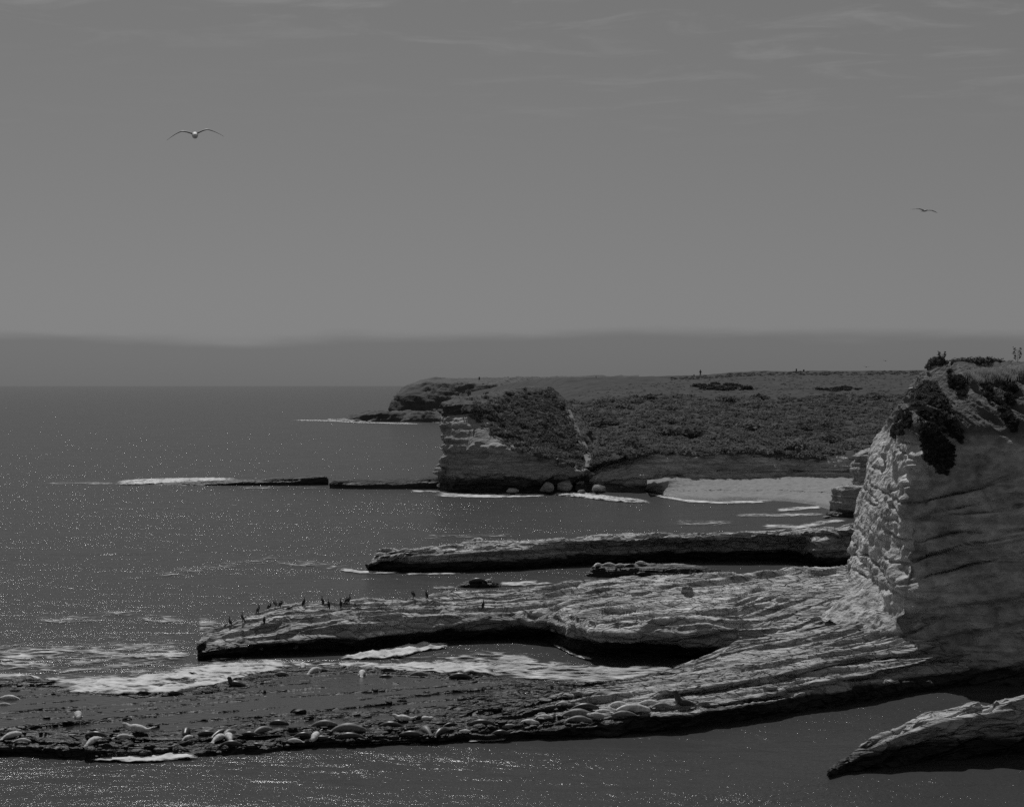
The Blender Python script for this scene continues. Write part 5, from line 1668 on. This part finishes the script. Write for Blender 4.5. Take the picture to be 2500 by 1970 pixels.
# gulls: body with tail, wings, bill
def gull(name, label, loc, span, heading, bank, droop, pitch=0.0, standing=False, body_mat="gull_white", wing_mat="gull_grey", head_low=False, group=None):
    e = bpy.data.objects.new(name, None); col.objects.link(e)
    e.location = loc; e["label"] = label; e["category"] = "gull"
    if group:
        e["group"] = group
    k = span / 1.3
    if not standing:
        path = [(-.30, .0, .075, .008), (-.22, .0, .055, .018), (-.14, .0, .055, .05), (-.03, -.005, .075, .075), (.08, -.005, .07, .07), (.15, .015, .045, .045), (.20, .03, .04, .04), (.24, .03, .032, .03), (.27, .02, .012, .012)]
        b = link("body", new_mesh("gull_body", *bird_loft(path)), M[body_mat], e)
        bill = link("bill", new_mesh("bill", *bird_loft([(.262, .02, .012, .012), (.30, .014, .008, .01), (.325, .004, .003, .003)], 6)), M["gull_bill"], e)
        for s_ in (-1, 1):
            sec = []
            for t in np.linspace(0, 1, 14):
                yy = s_ * (0.05 + 0.60 * t)
                zz_ = 0.03 + droop[0] * math.sin(min(t / .45, 1) * math.pi / 2) - droop[1] * max(0, (t - .38) / .62) ** 1.35
                xx = 0.07 + 0.07 * math.sin(min(t / .4, 1) * math.pi / 2) - 0.20 * max(0, (t - .4) / .6) ** 1.3
                ch = np.interp(t, [0, .4, .75, 1], [.095, .075, .048, .006])
                th = np.interp(t, [0, .4, 1], [.022, .016, .003])
                sec.append((np.array([xx - ch, yy, zz_]), np.array([ch, 0, 0.10 * ch]), np.array([0, 0, th])))
            link("wing", new_mesh("wing", *loft(sec, 10)), M[wing_mat], e)
    else:
        path = [(-.26, .17, .03, .008), (-.18, .20, .045, .03), (-.08, .23, .07, .065), (.04, .27, .075, .075), (.11, .33, .055, .055), (.13, .39, .038, .038), (.14, .44, .036, .038), (.165, .465, .036, .034), (.195, .462, .026, .022), (.215, .455, .01, .01)]
        if head_low:
            path = [(-.28, .21, .03, .008), (-.20, .21, .045, .03), (-.09, .22, .07, .065), (.04, .22, .075, .07), (.13, .20, .05, .05), (.19, .17, .038, .038), (.235, .14, .036, .034), (.26, .12, .022, .02)]
        link("body", new_mesh("gull_body", *bird_loft(path)), M[body_mat], e)
        hx, hz_ = path[-1][0], path[-1][1]
        link("bill", new_mesh("bill", *bird_loft([(hx - .01, hz_, .011, .012), (hx + .03, hz_ - .008, .008, .01), (hx + .06, hz_ - .02, .003, .003)], 6)), M["gull_bill"], e)
        for s_ in (-1, 1):
            sec = []
            for t in np.linspace(0, 1, 8):
                sec.append((np.array([.08 - .40 * t, s_ * (.062 - .05 * t ** 2 + .012 * math.sin(t * 3)), .29 - .10 * t - (0.05 if head_low else 0)]), np.array([0, .012, 0]), np.array([0, 0, .055 * math.sin(.5 + 2.4 * t) + .004])))
            link("wing", new_mesh("wing", *loft(sec, 8)), M[wing_mat], e)
            link("leg", new_mesh("leg", *merge([loft([(np.array([0, s_ * .035, .2]), np.array([.008, 0, 0]), np.array([0, .008, 0])), (np.array([.01, s_ * .035, 0]), np.array([.007, 0, 0]), np.array([0, .007, 0]))], 6),
                                              loft([(np.array([-.01, s_ * .035, .006]), np.array([0, .008, 0]), np.array([0, 0, .005])), (np.array([.06, s_ * .035, .005]), np.array([0, .028, 0]), np.array([0, 0, .004]))], 6)])), M["gull_bill"], e)
    e.rotation_euler = (bank, pitch, heading)
    e.scale = (k, k, k)
    return e


gull("flying_gull", "large gull gliding with arched wings high over the open sea", D(476, 330, 40), 1.38, math.radians(-78), math.radians(6), (0.09, 0.21), pitch=0.30, wing_mat="gull_under")
gull("flying_gull", "gull gliding alone in the sky over the headland", D(2257, 515, 84), 1.62, math.radians(-75), math.radians(-5), (0.05, 0.11), wing_mat="gull_pale", body_mat="gull_pale").scale = (1.1, 1.22, 0.65)
gull("flying_gull", "tiny gull low over the terrace skyline, the higher of two", D(2162, 881, 330), 1.3, math.radians(-70), 0.05, (0.05, -0.14), wing_mat="gull_under", body_mat="gull_grey")
gull("flying_gull", "tiny gull low over the terrace skyline, the lower of two", D(2115, 896, 330), 1.5, math.radians(-100), -0.1, (0.05, 0.0), wing_mat="gull_under", body_mat="gull_grey")
h = pick(2316, 908, "J", "JT")
p = h[0] if h else Vector(D(2316, 903, 106))
gull("standing_gull", "white-breasted gull standing on the cliff top in front of the hedge", D(2316, 904, min(104.0, p.y)), 1.4, math.radians(-75), 0, (0, 0), standing=True)
h = pick(2230, 958, "J")
p = h[0] if h else Vector(D(2230, 957, 112))
gull("standing_gull", "gull with lowered head on the slope of the cliff crest", (p.x, p.y, p.z), 1.5, math.radians(-30), 0, (0, 0), standing=True, head_low=True)
gull("flying_bird", "dark bird skimming low over the white foam by the reef", W(470, 1643, 0.7), 1.0, math.radians(160), 0.2, (0.05, 0.12), body_mat="bird_dark", wing_mat="bird_dark")

# ------------------------------------------------------------------ the person and the posts on the skyline
def person(loc, label):
    e = bpy.data.objects.new("person", None); col.objects.link(e)
    e.location = loc; e["label"] = label; e["category"] = "person"
    J = {  # joints, metres
        "pel": (0, 0, .95), "sp": (0, .01, 1.12), "ch": (0, .01, 1.32), "nk": (0, 0, 1.48), "hd": (0, -.02, 1.58), "cr": (0, -.01, 1.70),
        "hl": (.09, 0, .90), "kl": (.11, -.02, .50), "al": (.12, .01, .09), "tl": (.13, -.14, .04),
        "hr": (-.09, 0, .90), "kr": (-.11, -.02, .50), "ar": (-.12, .01, .09), "tr": (-.14, -.14, .04),
        "sl": (.19, .01, 1.40), "el": (.27, -.03, 1.15), "wl": (.10, -.25, 1.25), "fl": (.04, -.30, 1.30),
        "sr": (-.19, .01, 1.40), "er": (-.27, -.03, 1.15), "wr": (-.10, -.25, 1.25), "fr": (-.04, -.30, 1.30)}
    R = {"pel": .15, "sp": .13, "ch": .16, "nk": .06, "hd": .10, "cr": .08, "hl": .10, "kl": .07, "al": .05, "tl": .04, "hr": .10, "kr": .07, "ar": .05, "tr": .04,
         "sl": .07, "el": .05, "wl": .04, "fl": .035, "sr": .07, "er": .05, "wr": .04, "fr": .035}
    E = [("pel", "sp"), ("sp", "ch"), ("ch", "nk"), ("nk", "hd"), ("hd", "cr"), ("pel", "hl"), ("hl", "kl"), ("kl", "al"), ("al", "tl"), ("pel", "hr"), ("hr", "kr"), ("kr", "ar"), ("ar", "tr"),
         ("ch", "sl"), ("sl", "el"), ("el", "wl"), ("wl", "fl"), ("ch", "sr"), ("sr", "er"), ("er", "wr"), ("wr", "fr")]
    ks = list(J)
    me = bpy.data.meshes.new("person_body")
    me.from_pydata([J[k] for k in ks], [(ks.index(a), ks.index(b)) for a, b in E], [])
    o = link("body", me, None, e)
    md = o.modifiers.new("skin", 'SKIN')
    for k, sv in zip(ks, me.skin_vertices[0].data):
        sv.radius = (R[k], R[k])
        sv.use_root = k == "pel"
    o.modifiers.new("sub", 'SUBSURF').render_levels = 2
    me.materials.append(M["cloth_dark"])
    q, f = lumpy(2.2, 16, 12, 1.0, 0.05)
    hr = link("hair", new_mesh("hair", q * np.array([.115, .14, .12]), f), M["hair"], e)
    hr.location = (0, .025, 1.66)
    cm = bpy.data.objects.new("camera_in_hand", None)
    bpy.data.objects.remove(cm)
    return e


h = pick(1710, 920, "I2")
p = h[0] if h else Vector(D(1710, 917, 400))
person((p.x, p.y, p.z - 0.05), "person in dark clothes standing on the terrace skyline, hands up at chest")


def post(x, y0, y1, wpx, d, label):
    hh = (y0 - y1) * d / F + 0.3
    w_ = wpx * d / F / 2
    sec = []
    for t, k in ((0, 1.05), (.5, 1.0), (.93, .95), (1.0, .7)):
        sec.append((np.array([0.03 * t, 0, hh * t]), np.array([w_ * k, 0, 0]), np.array([0, w_ * k, 0])))
    v_, f_ = loft(sec, 8)
    o = link("wooden_post", new_mesh("wooden_post", v_, f_, False), M["wood"], None, label, "post")
    q = D(x, y0, d)
    o.location = (q[0], q[1], q[2] - 0.3)


post(1944, 907, 900, 3.2, 398, "taller stubby post on the skyline between the person and the big cliff")
post(1962, 907, 902, 4.0, 398, "shorter stubby post next to the taller one on the skyline")
post(1170, 926, 920, 3.0, 700, "lone post on top of the far headland")
post(1455, 922, 918, 1.8, 402, "thin post on the terrace skyline above the worn path")
post(1694, 918, 914, 3.0, 400, "low stump on the skyline just beside the standing person")
